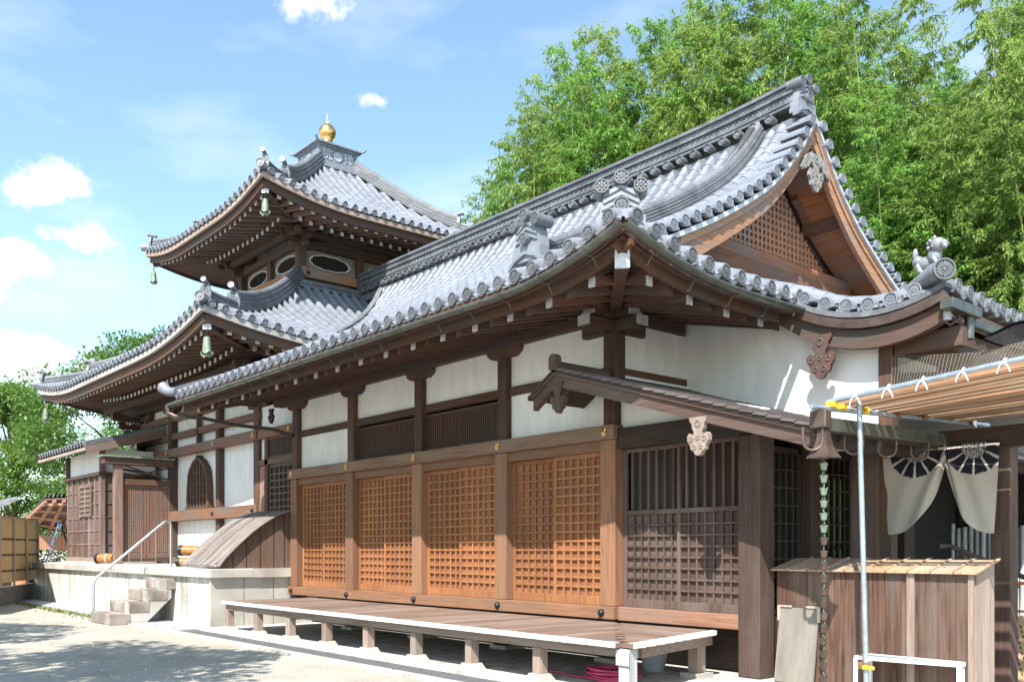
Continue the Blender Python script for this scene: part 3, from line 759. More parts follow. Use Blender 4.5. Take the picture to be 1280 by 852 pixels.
# ridges ------------------------------------------------------------
def ridge_layers(path, side, base_w, hts, top_r, mat, parent, name, pattern=None):
    """noshi ridge: stacked flat tiles of alternating width following a path, closed by a round tile"""
    mb = MB(); z = 0; path = [Vector(p) for p in path]
    for i, h in enumerate(hts):
        w_ = base_w-.022*i+(.03 if i % 2 else 0); mb.strip([p+Vector((0, 0, z+h/2)) for p in path], w_, h*.66, side); z += h
    mb.strip([p+Vector((0, 0, z*.5)) for p in path], base_w-.022*len(hts)-.09, z, side, mi=1)
    S = Vector(side).normalized()
    rows = []
    for p in path: rows.append([p+Vector((0, 0, z))+S*top_r*math.cos(a)+Vector((0, 0, top_r*.9*math.sin(a))) for a in [math.pi*k/8 for k in range(9)]])
    mb.sweep(rows, False, True); mb.add(rows[0], [tuple(range(9))]); mb.add(rows[-1], [tuple(range(9))[::-1]])
    return part(name, mb, [mat, MORTAR], parent)
mb = MB(); XL = -13.2; XR = -.12
def zr_(x): return 8.1+.10*max(0, (x+2.5)/2.5)**2
nseg = 30; xr = frange(XL, XR, nseg)
hts = [(.30, -.16, .17), (.19, .0, .05), (.30, .21, .03), (.255, .245, .035), (.275, .285, .03), (.24, .32, .10), (.29, .425, .03), (.25, .458, .09), (.30, .552, .03), (.26, .585, .04)]
for w_, z, h in hts: mb.strip([(x, YC, zr_(x)+z+h/2) for x in xr], 2*w_*.82, h, (0, 1, 0))
rows = [[(x, YC+.14*math.cos(a), zr_(x)+.62+.1*math.sin(a)) for a in [math.pi*k/8 for k in range(9)]] for x in xr]; mb.sweep(rows, False, True)
for sg in (-1, 1):
    x = XL+.07; k = 0
    while x < XR-.05:
        zz = zr_(x)
        yy = YC+sg*.2
        mb.tube([(x-.055, yy, zz+.33), (x-.04, yy, zz+.385), (x, yy, zz+.405), (x+.04, yy, zz+.385), (x+.055, yy, zz+.33)], .011, 5)
        mb.tube([(x-.05, yy+sg*.005, zz+.53), (x, yy+sg*.005, zz+.47), (x+.05, yy+sg*.005, zz+.53)], .010, 5)
        x += .13
part('main_ridge', mb, TILED, hall)
rt = rosette(.07, simple_=True, tubelen=.12)
r0 = None; x = XL+.1
while x < XR-.1:
    p = (x, YC-.31, zr_(x)+.13); r0 = local('ridge_tile_cap', rt, TILED, hall, p, (0, 0, FNY)) if r0 is None else dup(r0, hall, p, (0, 0, FNY)); x += .3
# ridge-end tiles (oni)
OW = simple('silvery_ornament_tile', (.25, .26, .285), .35, metal=.2, var=.2, scale=9)
oni_disc = rosette(.085, petals=16, tubelen=.16); oni_disc2 = rosette(.075, petals=8, tubelen=.2)
def oni(loc, rz, s, parent, horns=3, big=True):
    """end plate facing local +X; stepped white shoulders, chevrons, rosette, three capped tubes on top"""
    M_ = Matrix.Rotation(rz, 3, 'Z'); L0 = Vector(loc)
    def T(x, y, z): return tuple(L0+M_@Vector((x*s, y*s, z*s)))
    mb = MB()
    def prismX(pts, x0, x1, mi=0):
        n = len(pts); mb.add([T(x0, y, z) for y, z in pts]+[T(x1, y, z) for y, z in pts], [tuple(range(n))[::-1], tuple(range(n, 2*n))]+[(i, (i+1) % n, n+(i+1) % n, n+i) for i in range(n)], mi=mi)
    prismX([(-.22, -.2), (.22, -.2), (.22, -.02), (.17, .2), (0, .28), (-.17, .2), (-.22, -.02)], -.16, 0, 1)
    prismX([(-.25, -.22), (.25, -.22), (.25, -.06), (.2, -.02), (-.2, -.02), (-.25, -.06)], -.12, .02, 1)
    for k in range(3):
        z = .0+k*.07; prismX([(-.2+.015*k, z), (0, z+.09), (.2-.015*k, z), (.2-.015*k, z+.035), (0, z+.125), (-.2+.015*k, z+.035)], 0, .025, 0)
    prismX([(-.3, -.30), (-.18, -.2), (0, -.14), (.18, -.2), (.3, -.30), (.3, -.24), (.18, -.15), (0, -.1), (-.18, -.15), (-.3, -.24)], -.05, .05, 0)
    o = part('ridge_end_tile', mb, [TILE, OW], parent)
    d = local('rosette', oni_disc if big else oni_disc2, TILED, o, T(.07, 0, .04), (0, 0, rz)); d.scale = (s,)*3
    for k in range(horns):
        y = (-.2, 0, .2)[k]; q = local('capped_tube', oni_disc2, TILED, o, T(.06, y, .33 if k == 1 else .24), (0, 0, rz)); q.scale = (s,)*3
    return o
oni((-.02, YC, 8.50), 0, 1.0, hall, big=False)
oni((1.52, -1.52, 4.93), R(-45), 1.0, hall)
# descending ridge on the front slope, and its twin behind
for sd in (0, 1):
    pts = []
    for i in range(21):
        y = -.66+(4.15+.66)*i/20; pts.append((-.78, y if sd == 0 else 2*YC-y, zv(y)+.05))
    ridge_layers(pts, (1, 0, 0), .38, [.05]*7, .09, TILED, hall, 'descending_ridge')
oni((-.78, -.78, 5.34), R(-90), 1.05, hall, big=False)
hp = [(1.42-k*.3, -1.42+k*.3, zhall(1.42-k*.3, -1.42+k*.3)+.05) for k in range(8)]
ridge_layers(hp, (1, 1, 0), .3, [.045]*5, .08, TILED, hall, 'hip_ridge')
# big round roll tiles between the descending ridge and the verge
mb = MB()
for x, r in ((-.5, .085), (-.3, .1)):
    for sd in (0, 1):
        if x != -.5 or sd: part('verge_roll', mb, TILE, hall)
        mb = MB()
        P_ = [];
        for i in range(17):
            y = .3+(YC-.1-.3)*i/16; P_.append((x, y if sd == 0 else 2*YC-y, zv(y)+.03))
        tile_row(mb, P_, (1, 0, 0), .2, r, wings=(0, 0))
part('verge_roll', mb, TILE, hall)
# left edge of the roof: a short verge, then the valley against the pagoda roof
mb = MB()
le = [(-9.8, y, zt(y+OV)+.06) for y in frange(-1.85, 1.2, 10)]+[(-9.8-2.2*k/8, 1.2+3.0*k/8, zt(1.2+3.0*k/8+OV)+.08) for k in range(1, 9)]
part('left_verge_ridge', MB().strip(le, .2, .14, None).strip([(x, y, z+.1) for x, y, z in le], .13, .1, None), TILED, hall)
for k in range(7):
    y = -1.75+.27*k; dup(v0, hall, (-9.98, y, zt(y+OV)+.05), (0, 0, R(180)))
mb = MB(); mb.sweep([[(-9.8, y, zt(y+OV)-.08), (-9.8, y, zt(y+OV)-.3), (-9.7, y, zt(y+OV)-.3), (-9.7, y, zt(y+OV)-.08)] for y in frange(-1.75, 2.4, 8)], True, False)
part('left_barge_board', mb, wb('Y'), hall)
pendant('left_pendant', (-9.2, -.2, 4.28), (1, 0, 0), .42, wb('Z'), hall, wings=False)
mb = MB(); mb.tube([(-9.7, -1.9, 4.5), (-9.95, -1.95, 4.52), (-10.12, -1.98, 4.58), (-10.2, -2.0, 4.64)], [.09, .085, .1, .125], 16); part('horn_tile', mb, TILE, hall)
# canopy edge: verge tiles, copper band, curved board, pendant
xs_ = [2.02+.262*k for k in range(6)]
for x in xs_: dup(v0, hall, (x, KY-.03, kz(x, KY)+.05), (0, 0, FNY))
mb = MB()
for yy, r in ((KY+.34, .1), (KY+.16, .085)):
    kk_ = lambda x: kz(x, KY) if x > 1.9 else zt(XE-x)
    tile_row(mb, [(x, yy, kk_(x)+.05) for x in (frange(3.5, 1.1, 9) if yy > KY+.3 else frange(3.55, 1.9, 7))], (0, 1, 0), .2, r, wings=(0, 0))
part('canopy_roll_tiles', mb, TILE, hall)
cx_ = frange(1.86, 3.66, 12)
mb = MB(); mb.strip([(x, KY+.0, kz(x, KY)-.15) for x in cx_], .09, .10, (0, 1, 0)); part('canopy_copper_band', mb, COPPER, hall)
mb = MB(); mb.strip([(x, KY+.04, kz(x, KY)-.05) for x in cx_], .16, .06, (0, 1, 0)); part('canopy_edge_board', mb, TILED, hall)
mb = MB()
rows = [[(x, KY+.02, kz(x, KY)-.21), (x, KY+.12, kz(x, KY)-.21), (x, KY+.12, kz(x, KY)-.42+.02*(x-2.6)**2), (x, KY+.02, kz(x, KY)-.42+.02*(x-2.6)**2)] for x in frange(1.62, 3.6, 14)]
mb.sweep(rows, True, False); mb.add(rows[0], [(0, 1, 2, 3)]); mb.add(rows[-1], [(3, 2, 1, 0)]); part('canopy_barge_board', mb, wood('canopybarge', 'X', (.095, .055, .04)), hall)
mb = MB(); mb.box(3.6, 3.66, KY+.05, KY+.11, kz(3.6, KY)-.38, kz(3.6, KY)-.22); part('barge_end_cap', mb, ZINC, hall)
pendant('canopy_pendant', (2.22, KY+.0, 3.93), (1, 0, 0), .72, wood('pend', 'Z', (.13, .07, .055)), hall, wings=False)
mb = MB()
sheet(lambda y, x: (x, y, kz(x, 3)-.2), [1.25, 7.5], [1.9, 2.7, 3.4]); part('canopy_soffit', mb, wb('X'), hall)
mb = MB(); mb.strip([(3.52, y, kz(3.5, y)-.13) for y in frange(1.2, 7.6, 12)], .06, .16, (1, 0, 0)); part('canopy_fascia', mb, wg('Y'), hall)
mb = MB(); mb.box(3.62, 3.76, 1.02, 1.72, 3.93, 4.04); mb.box(3.6, 3.68, 1.73, 7.5, 3.86, 3.94); part('canopy_gutter', mb, GUTTER, hall, bev=.008)
mb = MB(); mb.tube([(3.55, 1.25, 4.03), (3.55, 1.25, 3.88), (3.6, 1.3, 3.82), (3.66, 1.38, 3.88), (3.66, 1.38, 4.02)], .016, 8); part('gutter_hook', mb, COPPER, hall)
mb = MB(); mb.tube([(3.68, 1.58, 3.93), (3.68, 1.58, 3.70)], .05, 14); part('downpipe_stub', mb, GUTTER, hall)
mb = MB(); mb.box(3.0, 3.5, 1.5, 7.4, 3.62, 3.84); part('canopy_beam', mb, wb('Y'), hall, bev=.01)
mb = MB(); mb.box(2.96, 3.7, 1.36, 1.5, 3.60, 3.82); part('canopy_tie_beam', mb, wb('X'), hall, bev=.01)
# guardian lion tile on the canopy corner, with its rosette
CL = Vector((3.62, 1.07, kz(3.62, KY)+.0))
mb = MB(); mb.tube([CL+Vector((-.55, .25, .0)), CL+Vector((-.3, .12, .05)), CL+Vector((-.05, -.02, .1)), CL+Vector((.02, -.05, .1))], [.06, .08, .1, .1], 14); ct = part('corner_tile', mb, TILE, hall)
q = local('rosette', rosette(.115), TILED, hall, CL+Vector((.06, -.07, .1)), (0, 0, R(-45)))
def lion(c, s, mat, parent):
    mb = MB()
    def blob(p, r, n=10, sq=(1, 1, 1)):
        p = Vector(p); rows = []
        for i in range(n+1):
            a = -math.pi/2+math.pi*i/n; rows.append([c+Vector(((p.x+r*sq[0]*math.cos(a)*math.cos(b))*s, (p.y+r*sq[1]*math.cos(a)*math.sin(b))*s, (p.z+r*sq[2]*math.sin(a))*s)) for b in [2*math.pi*k/12 for k in range(12)]])
        mb.sweep(rows, True, True)
    blob((-.12, .06, .12), .15, sq=(1.3, .8, .8)); blob((-.3, .12, .2), .1); blob((-.36, .14, .34), .07, sq=(.7, .7, 1.6)); blob((.05, -.02, .2), .12, sq=(1, .8, 1.2))
    blob((.12, -.06, .36), .12); blob((.24, -.1, .34), .07); blob((.27, -.12, .29), .045); blob((.02, -.02, .42), .06)
    random.seed(5)
    for k in range(22):
        a = random.uniform(0, 6.28); b = random.uniform(-.6, 1.3); blob((.06+.12*math.cos(a)*math.cos(b), -.03+.11*math.sin(a)*math.cos(b), .36+.11*math.sin(b)), .035, 6)
    for sg in (-1, 1):
        blob((.1, -.05+sg*.08, .46), .03, 6, (1, 1, 1.6)); mbp = [(0.06, sg*.07-.02, .15), (.12, sg*.08-.03, .05), (.18, sg*.08-.04, -.02), (.24, sg*.08-.05, -.03)]
        mb.tube([c+Vector(p)*s for p in mbp], [.05*s, .04*s, .035*s, .04*s], 8)
        mb.tube([c+Vector(p)*s for p in [(-.25, sg*.08+.09, .1), (-.2, sg*.1+.08, -.02), (-.12, sg*.1+.06, -.06)]], [.06*s, .045*s, .04*s], 8)
    return part('lion_ornament', mb, mat, parent)
lion(CL+Vector((-.12, .05, .17)), .62, OW, hall)
# lean-to roof over the fifth bay and the side entrance
def hz(x): return 3.62-.300*(x+.06)+.012*(x-1.7)**2*0-.0 if x > -.06 else 3.62+.62*(x+.06)
mb = MB(); random.seed(11)
x = -.04; col = 0
while x < 3.4:
    x1 = min(x+.155, 3.46); y = -1.02-(col % 2)*.0
    while y < 7.2:
        y1 = y+.33; a = Vector((x+.004, y+.002, hz(x+.004)+.012)); dz = random.uniform(0, .004)
        mb.add([(x+.003, y+.003, hz(x)+.004+dz), (x1+.02, y+.003, hz(x1)+.02+dz), (x1+.02, y1-.003, hz(x1)+.02+dz), (x+.003, y1-.003, hz(x)+.004+dz),
                (x1+.02, y+.003, hz(x1)-.01), (x1+.02, y1-.003, hz(x1)-.01), (x+.003, y+.003, hz(x)-.02)], [(0, 1, 2, 3), (1, 4, 5, 2), (0, 6, 4, 1)])
        y = y1
    x = x1; col += 1
part('lean_to_shingles', mb, SHINGLE, hall)
mb = MB(); prof = [(-.52, hz(-.52)), (-.06, 3.62), (1.0, hz(1.0)), (2.2, hz(2.2)), (3.46, hz(3.46))]
rows = [[(x, y, z+.0) for x, z in prof]+[(x, y, z-.045) for x, z in prof[::-1]] for y in (-1.0, -.02)]
mb.sweep(rows, True, False); mb.add(rows[0], [tuple(range(10))]); mb.add(rows[1], [tuple(range(10))[::-1]])
rows = [[(x, y, z+.0) for x, z in prof[1:]]+[(x, y, z-.045) for x, z in prof[:0:-1]] for y in (-.02, 7.2)]
rows = [[(max(x, .07), y, z) for x, y, z in r] for r in rows]
mb.sweep(rows, True, False); part('lean_to_deck', mb, wd('X'), hall)
mb = MB(); prof2 = [(-.46, hz(-.46)), (-.06, 3.62), (1.0, hz(1.0)), (2.2, hz(2.2)), (3.4, hz(3.4)+.01)]
for off, h0, h1, y0, y1 in ((0, -.046, -.075, -.99, -.9), (1, -.077, -.21, -.96, -.88)):
    rows = [[(x, y, z+h0) for x, z in prof2]+[(x, y, z+h1) for x, z in prof2[::-1]] for y in (y0, y1)]
    mb.sweep(rows, True, False); mb.add(rows[0], [tuple(range(10))]); mb.add(rows[1], [tuple(range(10))[::-1]])
part('lean_to_barge_board', mb, wu('X'), hall)
mb = MB(); mb.tube([(-.04, -1.0, 3.64), (-.04, -.12, 3.64)], .07, 12); mb.box(-.11, .03, -1.03, -.95, 3.6, 3.72); mb.tube([(-.04, -1.034, 3.72), (-.04, -.946, 3.72)], .068, 14); part('lean_to_ridge', mb, wu('Y'), hall)
mb = MB()
for y in (-.3, .4, 1.2, 2.4, 3.6, 4.8): mb.beam((-.0, y, 3.47), (3.3, y, hz(3.3)-.10), .07, .08)
for y in (-.62,): mb.beam((-.45, y, hz(-.45)-.1), (-.1, y, 3.52), .06, .07); mb.beam((-.0, y, 3.5), (3.3, y, hz(3.3)-.10), .06, .07)
part('lean_to_rafters', mb, wu('X'), hall)
mb = MB(); mb.box(.12, 2.3, -.78, -.62, 3.0, 3.08) if False else mb.box(2.02, 2.18, -.84, 7.0, 2.74, 2.9); part('lean_to_purlin', mb, wd('Y'), hall)
mb = MB(); mb.box(3.1, 3.26, -.8, 7.0, 2.46, 2.6); part('lean_to_purlin', mb, wd('Y'), hall)
PALE = simple('weathered_pendant', (.25, .2, .17), .8, var=.3, scale=10)
pendant('lean_to_pendant', (-.02, -.942, 3.45), (1, 0, 0), .52, wu('Z'), hall, wings=False, t=.06)
pendant('lean_to_pendant', (2.07, -.942, 2.81), (1, 0, 0), .56, PALE, hall, wings=False, t=.06)
# box gutter of the lean-to with U-shaped hangers
mb = MB(); mb.strip([(3.5, y, 2.60+.02*y) for y in (-1.0, 0, 1.2, 2.35)], .12, .12, (1, 0, 0)); part('box_gutter', mb, GUTTER, hall, bev=.006)
mb = MB(); mb.box(3.42, 3.58, -1.10, -.985, 2.54, 2.70); part('gutter_end', mb, COPPER, hall, bev=.01)
hk = MB(); hk.tube([(.085*math.cos(a), 0, .085*math.sin(a)-.09) if a else (0, 0, 0) for a in [math.pi+math.pi*k/10 for k in range(11)]], .014, 8)
hk.tube([(-.085, 0, .03), (-.085, 0, -.09)], .014, 8); hk.tube([(.085, 0, .03), (.085, 0, -.09)], .014, 8)
h0 = None
for i, y in enumerate((-1.12, -.42, .22, .9, 1.5, 2.1)):
    p = (3.47, y, 2.56+.02*y-.02); h0 = local('gutter_hanger', hk, COPPER, hall, p, (0, 0, R(40))) if h0 is None else dup(h0, hall, p, (0, 0, R(40)))
h0.location.x = 3.30
mb = MB(); mb.beam((3.3, 2.36, 2.72), (6.5, 2.36, 2.74), .16, .2); part('side_canopy_beam', mb, wb('X'), hall, bev=.01)
# side entrance behind the lean-to: posts, glazed lattices, floor
for (x, y, s) in ((2.1, 1.0, .15), (2.66, 1.42, .16), (2.1, 3.2, .14), (2.1, 5.4, .14), (4.02, 1.62, .10), (3.15, 5.5, .12)):
    mb = MB(); mb.box(x-s, x+s, y-s, y+s, .07, 2.72); part('post', mb, wd('Z') if x < 2.5 else wu('Z'), hall, bev=.01)
gl = MB(); gl.box(0, .6, .02, .03, .3, 2.35)
def glazed(x, y0, y1, z0, z1):
    mb = MB(); mb.box(x-.02, x+.02, y0, y0+.04, z0, z1); mb.box(x-.02, x+.02, y1-.04, y1, z0, z1); mb.box(x-.02, x+.02, y0, y1, z0, z0+.06); mb.box(x-.02, x+.02, y0, y1, z1-.06, z1)
    f = part('glazed_lattice', mb, wd('Z'), hall)
    mb = MB(); n = max(2, int((y1-y0)/.12))
    for k in range(1, n): y = y0+(y1-y0)*k/n; mb.box(x-.012, x+.012, y-.007, y+.007, z0, z1)
    z = z0+.2
    while z < z1: mb.box(x-.01, x+.014, y0, y1, z-.007, z+.007); z += .2
    part('muntins', mb, wd('Z'), f)
    mb = MB(); mb.box(x-.018, x-.013, y0, y1, z0, z1); part('pane', mb, GLASSD, f)
glazed(2.1, .16, .84, .75, 2.6); glazed(2.1, 1.16, 1.95, .75, 2.6); glazed(2.1, 1.97, 3.05, .75, 2.6)
mb = MB(); mb.box(1.9, 2.1, .15, 7, .05, .74); part('side_plinth', mb, wd('Y'), hall)
mb = MB(); mb.box(2.24, 6.5, 1.38, 1.5, 2.5, 2.72); part('lintel_beam', mb, wd('X'), hall)
mb = MB(); mb.box(.3, 1.9, .5, 8.5, .05, 2.7); part('dark_interior', mb, BLACKN, hall)  # solid black block painting the shade inside the hall
mb = MB(); mb.box(2.3, 7.5, 5.6, 5.7, .05, 1.0); mb.box(2.3, 3.2, 5.6, 5.7, 1.0, 2.6); part('rear_partition', mb, wd('Z'), hall)
# stair rail inside the side entrance
mb = MB(); mb.tube([(2.75, 2.9, 1.5), (2.85, 3.0, 1.5), (3.5, 3.0, 1.22), (3.95, 3.0, 1.02)], .03, 8); mb.box(2.95, 3.03, 2.97, 3.05, .05, 1.45); mb.box(3.75, 3.82, 2.97, 3.05, .05, 1.1); part('stair_rail', mb, wu('X'), hall)
# downpipe channel from the gutter's left end to the corner post
mb = MB(); mb.tube([(-9.92, -2.0, 4.25), (-9.92, -2.0, 4.1), (-9.8, -1.9, 4.03), (-9.6, -1.75, 4.02)], [.06, .055, .05, .05], 12); part('downpipe_head', mb, COPPER, hall)
mb = MB(); mb.strip([(-9.6, -1.75, 4.02), (-9.35, -1.5, 3.98), (-9.1, -1.05, 3.88), (-8.9, -.8, 3.84), (-8.65, -.45, 3.80), (-8.5, -.25, 3.72), (-8.42, -.13, 3.68)], .10, .06); part('rain_channel', mb, wd('X'), hall)

# ------------------------------------------------------------------ PAGODA
PX, PY = -15.1, 4.35
pg = thing('pagoda', (PX, PY, 0), 'two-storey square pagoda with curved grey tile roofs, gilt ball finial and white plaster walls', 'pagoda')
def side_xy(k, a, b):
    """k-th side (0:-Y,1:+X,2:+Y,3:-X); a along the eave, b outwards from the centre"""
    return [(PX+a, PY-b), (PX+b, PY+a), (PX-a, PY+b), (PX-b, PY-a)][k]
def side_dir(k): return [(1, 0, 0), (0, 1, 0), (-1, 0, 0), (0, -1, 0)][k]
pdisc = rosette(.075, simple_=True); pc = [None]
def square_roof(half, inner, prof, lf, lfall, sp, zr, nm, tier2, body):
    f = smoothcurve(prof)
    def z(a, t):
        u = half-abs(a); return f(t)+lf*max(0, 1-u/lfall)**2*max(0, 1-t/lfall)
    for k in range(4):
        mb = MB(); n = int(2*half/sp); off = (2*half-(n-1)*sp)/2
        cp = []
        for i in range(n):
            a = -half+off+i*sp; tmax = min(half-abs(a)+.06, half-inner)
            if tmax < .2: tmax = .2
            path = []
            for t in frange(0, tmax, max(3, int(tmax/.25))):
                x, y = side_xy(k, a, half-t); path.append((x, y, z(a, t)))
            tile_row(mb, path, side_dir(k), sp, .075, tl=.34, step=.004)
            cp.append((*side_xy(k, a, half+.03), z(a, 0)+.03))
        drp = [(*side_xy(k, -half+off+(i+.5)*sp, half), z(-half+off+(i+.5)*sp, 0)-.005) for i in range(n-1)]
        od = [(0, -1, 0), (1, 0, 0), (0, 1, 0), (-1, 0, 0)][k]
        for p in drp:
            pass
        rz = [FNY, 0, FY, R(180)][k]
        if k in (0, 1):
            for p in cp:
                pc[0] = local('eave_tile_cap', pdisc, TILED, pg, p, (0, 0, rz)) if pc[0] is None else dup(pc[0], pg, p, (0, 0, rz))
        part(nm+'_roof_tiles', mb, TILE, pg)
    # deck, soffit, fascia
    mb = MB(); av = [-half+half*2*i/28 for i in range(29)]
    for k in range(4):
        sheet(lambda a, q: (*side_xy(k, a*(1-(half-inner)/half*q), half-(half-inner)*q), z(a*(1-(half-inner)/half*q), (half-inner)*q)), av, [i/8 for i in range(9)], -.05) if False else None
        rows = []
        for q in [i/10 for i in range(11)]:
            t = (half-inner)*q; rows.append([(*side_xy(k, a*(half-t)/half, half-t), z(a*(half-t)/half, t)-.05) for a in av])
        mb.sweep(rows, False, True)
    part(nm+'_roof_deck', mb, wd('X'), pg)
    mb = MB(); mf = MB(); me = MB()
    zc = lambda a, t: zr+.2*t+lf*.9*max(0, 1-(half-abs(a))/lfall)**2*max(0, 1-t/3.2)
    for k in range(4):
        rows = []
        for t in [.12, .6, 1.1, 1.7, 2.4]:
            rows.append([(*side_xy(k, a*(half-t)/half, half-t), zc(a, t)+.06) for a in av])
        mb.sweep(rows, False, True)
        sd = Vector(side_dir(k)).cross(Vector((0, 0, 1)))
        mf.strip([(*side_xy(k, a*(half-.14)/half, half-.14), z(a, 0)-.235) for a in av], .07, .2, sd)
        me.strip([(*side_xy(k, a*(half-.04)/half, half-.04), z(a, 0)-.10) for a in av], .07, .11, sd)
    part(nm+'_eave_soffit', mb, wood('soffitwood', 'X', (.17, .095, .062)), pg); part(nm+'_eave_fascia', mf, wb('X'), pg); part(nm+'_eave_edge', me, wg('X') if nm == 'upper' else wood('paleedge', 'X', (.34, .32, .3), grey=(.42, .41, .4)), pg)  # soffit wood lightened to carry light bounced from the ground
    # rafters: outer (flying) tier and inner tier, white-capped
    for tier, (t0, t1, dz) in enumerate(((.28, 1.25, 0), tier2)):
        rm = MB(); rm.beam((0, -(t1-t0), .2*(t1-t0)), (0, 0, 0), .085, .1); rm.box(-.045, .045, -.012+0, .006, -.058, .048, mi=1)
        rm = MB(); rm.beam((0, 0, 0), (0, t1-t0, .2*(t1-t0)), .08, .095); rm.box(-.043, .043, -.012, .006, -.052, .045, mi=1)
        src = None; n = int((2*(half-t0)-.3)/.29)
        for k in (0, 1):
            for i in range(n):
                a = -(n-1)*.29/2+i*.29; x, y = side_xy(k, a, half-t0)
                zz = zc(a*half/(half-t0), t0)+dz
                src = local(('flying_rafter', 'base_rafter')[tier], rm, [wood('rafterwood', 'Y', (.19, .105, .068)), CAPW], pg, (x, y, zz), (0, 0, k*R(90))) if src is None else dup(src, pg, (x, y, zz), (0, 0, k*R(90)))  # rafter wood carries the same ground bounce in its lighter colour
    # hip rafters, hip ridges with two end tiles each
    for sx, sy in ((1, -1), (-1, -1), (1, 1), (-1, 1)):
        P_ = lambda t, dz=0: (PX+sx*(half-t), PY+sy*(half-t), z(half-t, t)+dz)
        mb = MB(); zc0 = zr+lf*.9
        mb.beam((PX+sx*(half-2.0), PY+sy*(half-2.0), zr+.45), (PX+sx*(half-.2), PY+sy*(half-.2), zc0+.04), .15, .22)
        part('hip_rafter', mb, wb('X'), pg)
        mb = MB(); mb.beam((PX+sx*(half-.2), PY+sy*(half-.2), zc0+.04), (PX+sx*(half-.19), PY+sy*(half-.19), zc0+.04), .165, .24); part('hip_rafter_cap', mb, ZINC, pg)
        ridge_layers([P_(t, .05) for t in frange(.2, 1.3, 6)], (sx, -sy, 0), .26, [.05]*4, .07, TILED, pg, 'hip_ridge')
        ridge_layers([P_(t, .07) for t in frange(1.15, half-inner+.05, 12)], (sx, -sy, 0), .30, [.05]*7, .085, TILED, pg, 'hip_ridge')
        rz = math.atan2(sy, sx)
        for t, s in ((.12, .62), (1.1, .8)):
            x, y, zz = P_(t, .24 if t < 1 else .3)
            mb = MB(); M_ = Matrix.Rotation(rz, 3, 'Z')
            def T(p): return tuple(Vector((x, y, zz))+M_@(Vector(p)*s))
            ol = [(-.17, -.24), (.17, -.24), (.2, -.05), (.13, .16), (0, .22), (-.13, .16), (-.2, -.05)]
            mb.add([T((0, a, b)) for a, b in ol]+[T((-.1, a, b)) for a, b in ol], [tuple(range(7)), tuple(range(7, 14))[::-1]]+[(i, i+7, (i+1) % 7+7, (i+1) % 7) for i in range(7)])
            for a, b in ((-.09, .02), (.09, .02), (0, -.08), (0, .1)): mb.tube([T((.0, a+.04*math.cos(q*.7), b+.04*math.sin(q*.7))) for q in range(9)], .018*s, 5)
            mb.tube([T((-.3, 0, .24)), T((.1, 0, .34))], .07*s, 12)
            o = part('ridge_end_tile', mb, TILED, pg)
            d = local('capped_tube', rosette(.085, simple_=True), OW, o, T((.11, 0, .34)), (0, R(-14), rz)); d.scale = (s,)*3
        x, y, zz = P_(-.05, .1)
        local('corner_tile_cap', rosette(.1, simple_=True, tubelen=.2), OW, pg, (x, y, zz), (0, 0, rz))
    # sheet closing the eave zone to the wall
    return z
zlow = square_roof(6.05, 1.85, [(0, 5.74), (1.2, 6.22), (2.4, 6.83), (3.4, 7.5), (4.2, 8.2)], .40, 3.6, .272, 5.40, 'lower', (1.35, 2.5, -.12), None)
zup = square_roof(3.77, .62, [(0, 9.64), (1.0, 10.12), (2.0, 10.8), (3.15, 11.85)], .36, 2.6, .272, 9.30, 'upper', (1.2, 2.1, -.1), None)
# lower body: corner x -11.25, front y .5
BX0, BX1, BY = -18.95, -11.25, .5
mb = MB(); mb.box(BX0+.1, BX1-.1, BY+.1, 8.1, 1.08, 5.55); part('core_wall', mb, PLASTER, pg)
psts = [(BX1, .13), (-13.45, .09), (-16.5, .13), (BX0, .13)]
for x, s in psts:
    mb = MB(); mb.box(x-s, x+s, BY-s*.6, BY+.2, 1.1, 5.4 if s > .1 else 5.0); part('post', mb, wb('Z'), pg, bev=.008)
for y in (3.0, 5.6, 8.2):
    mb = MB(); mb.box(BX1-.1, BX1+.08, y-.13, y+.13, 1.1, 5.4); part('post', mb, wb('Z'), pg)
def railp(z0, z1, d, x0=BX0-.2, x1=BX1+.16, name='wall_rail', m=None):
    mb = MB(); mb.box(x0, x1, BY-d, BY+.05, z0, z1); return part(name, mb, m or wood('railbrown', 'X', (.2, .105, .065)), pg, bev=.006)
railp(3.89, 4.10, .16); railp(4.36, 4.52, .06); railp(4.84, 5.02, .07); railp(2.2, 2.46, .16, -16.4); railp(1.12, 1.26, .12, -16.4)
railp(3.89, 4.08, .12, BX1+.16, -8.6); railp(3.3, 3.42, .1, BX1+.16, -8.6)
for z0, z1 in ((4.83, 5.01), (4.36, 4.52), (3.89, 4.1)):
    mb = MB(); mb.box(BX1-.05, BX1+.1, BY+.2, 8.2, z0, z1); part('wall_rail', mb, wb('Y'), pg)
for x in (-16.5, -13.45, BX1): nailcover((x, BY-.165, 4.0), pg)
nailcover((-9.6, BY-.125, 3.99), pg)
for x in (-13.45, BX1): knob((x, BY-.162, 2.33), pg)
mb = MB(); mb.box(-14.75, -14.65, BY-.05, BY+.06, 4.1, 4.84); mb.box(-14.8, -14.6, BY-.09, BY+.06, 4.36, 4.48); part('short_strut', mb, wb('Z'), pg)
for x in (-16.5, -13.45, BX1):
    if x != -13.45: part('boat_bracket', bracket_arm('X', (x, BY), .45, 5.1, 5.26, .2), wb('X'), pg)
mb = MB(); mb.box(BX0-.5, BX1+.5, BY-.14, BY+.1, 5.27, 5.5); part('eave_beam', mb, wb('X'), pg)
mb = MB(); mb.box(BX1-.14, BX1+.12, BY-.5, 8.6, 5.268, 5.498); part('eave_beam', mb, wb('Y'), pg)
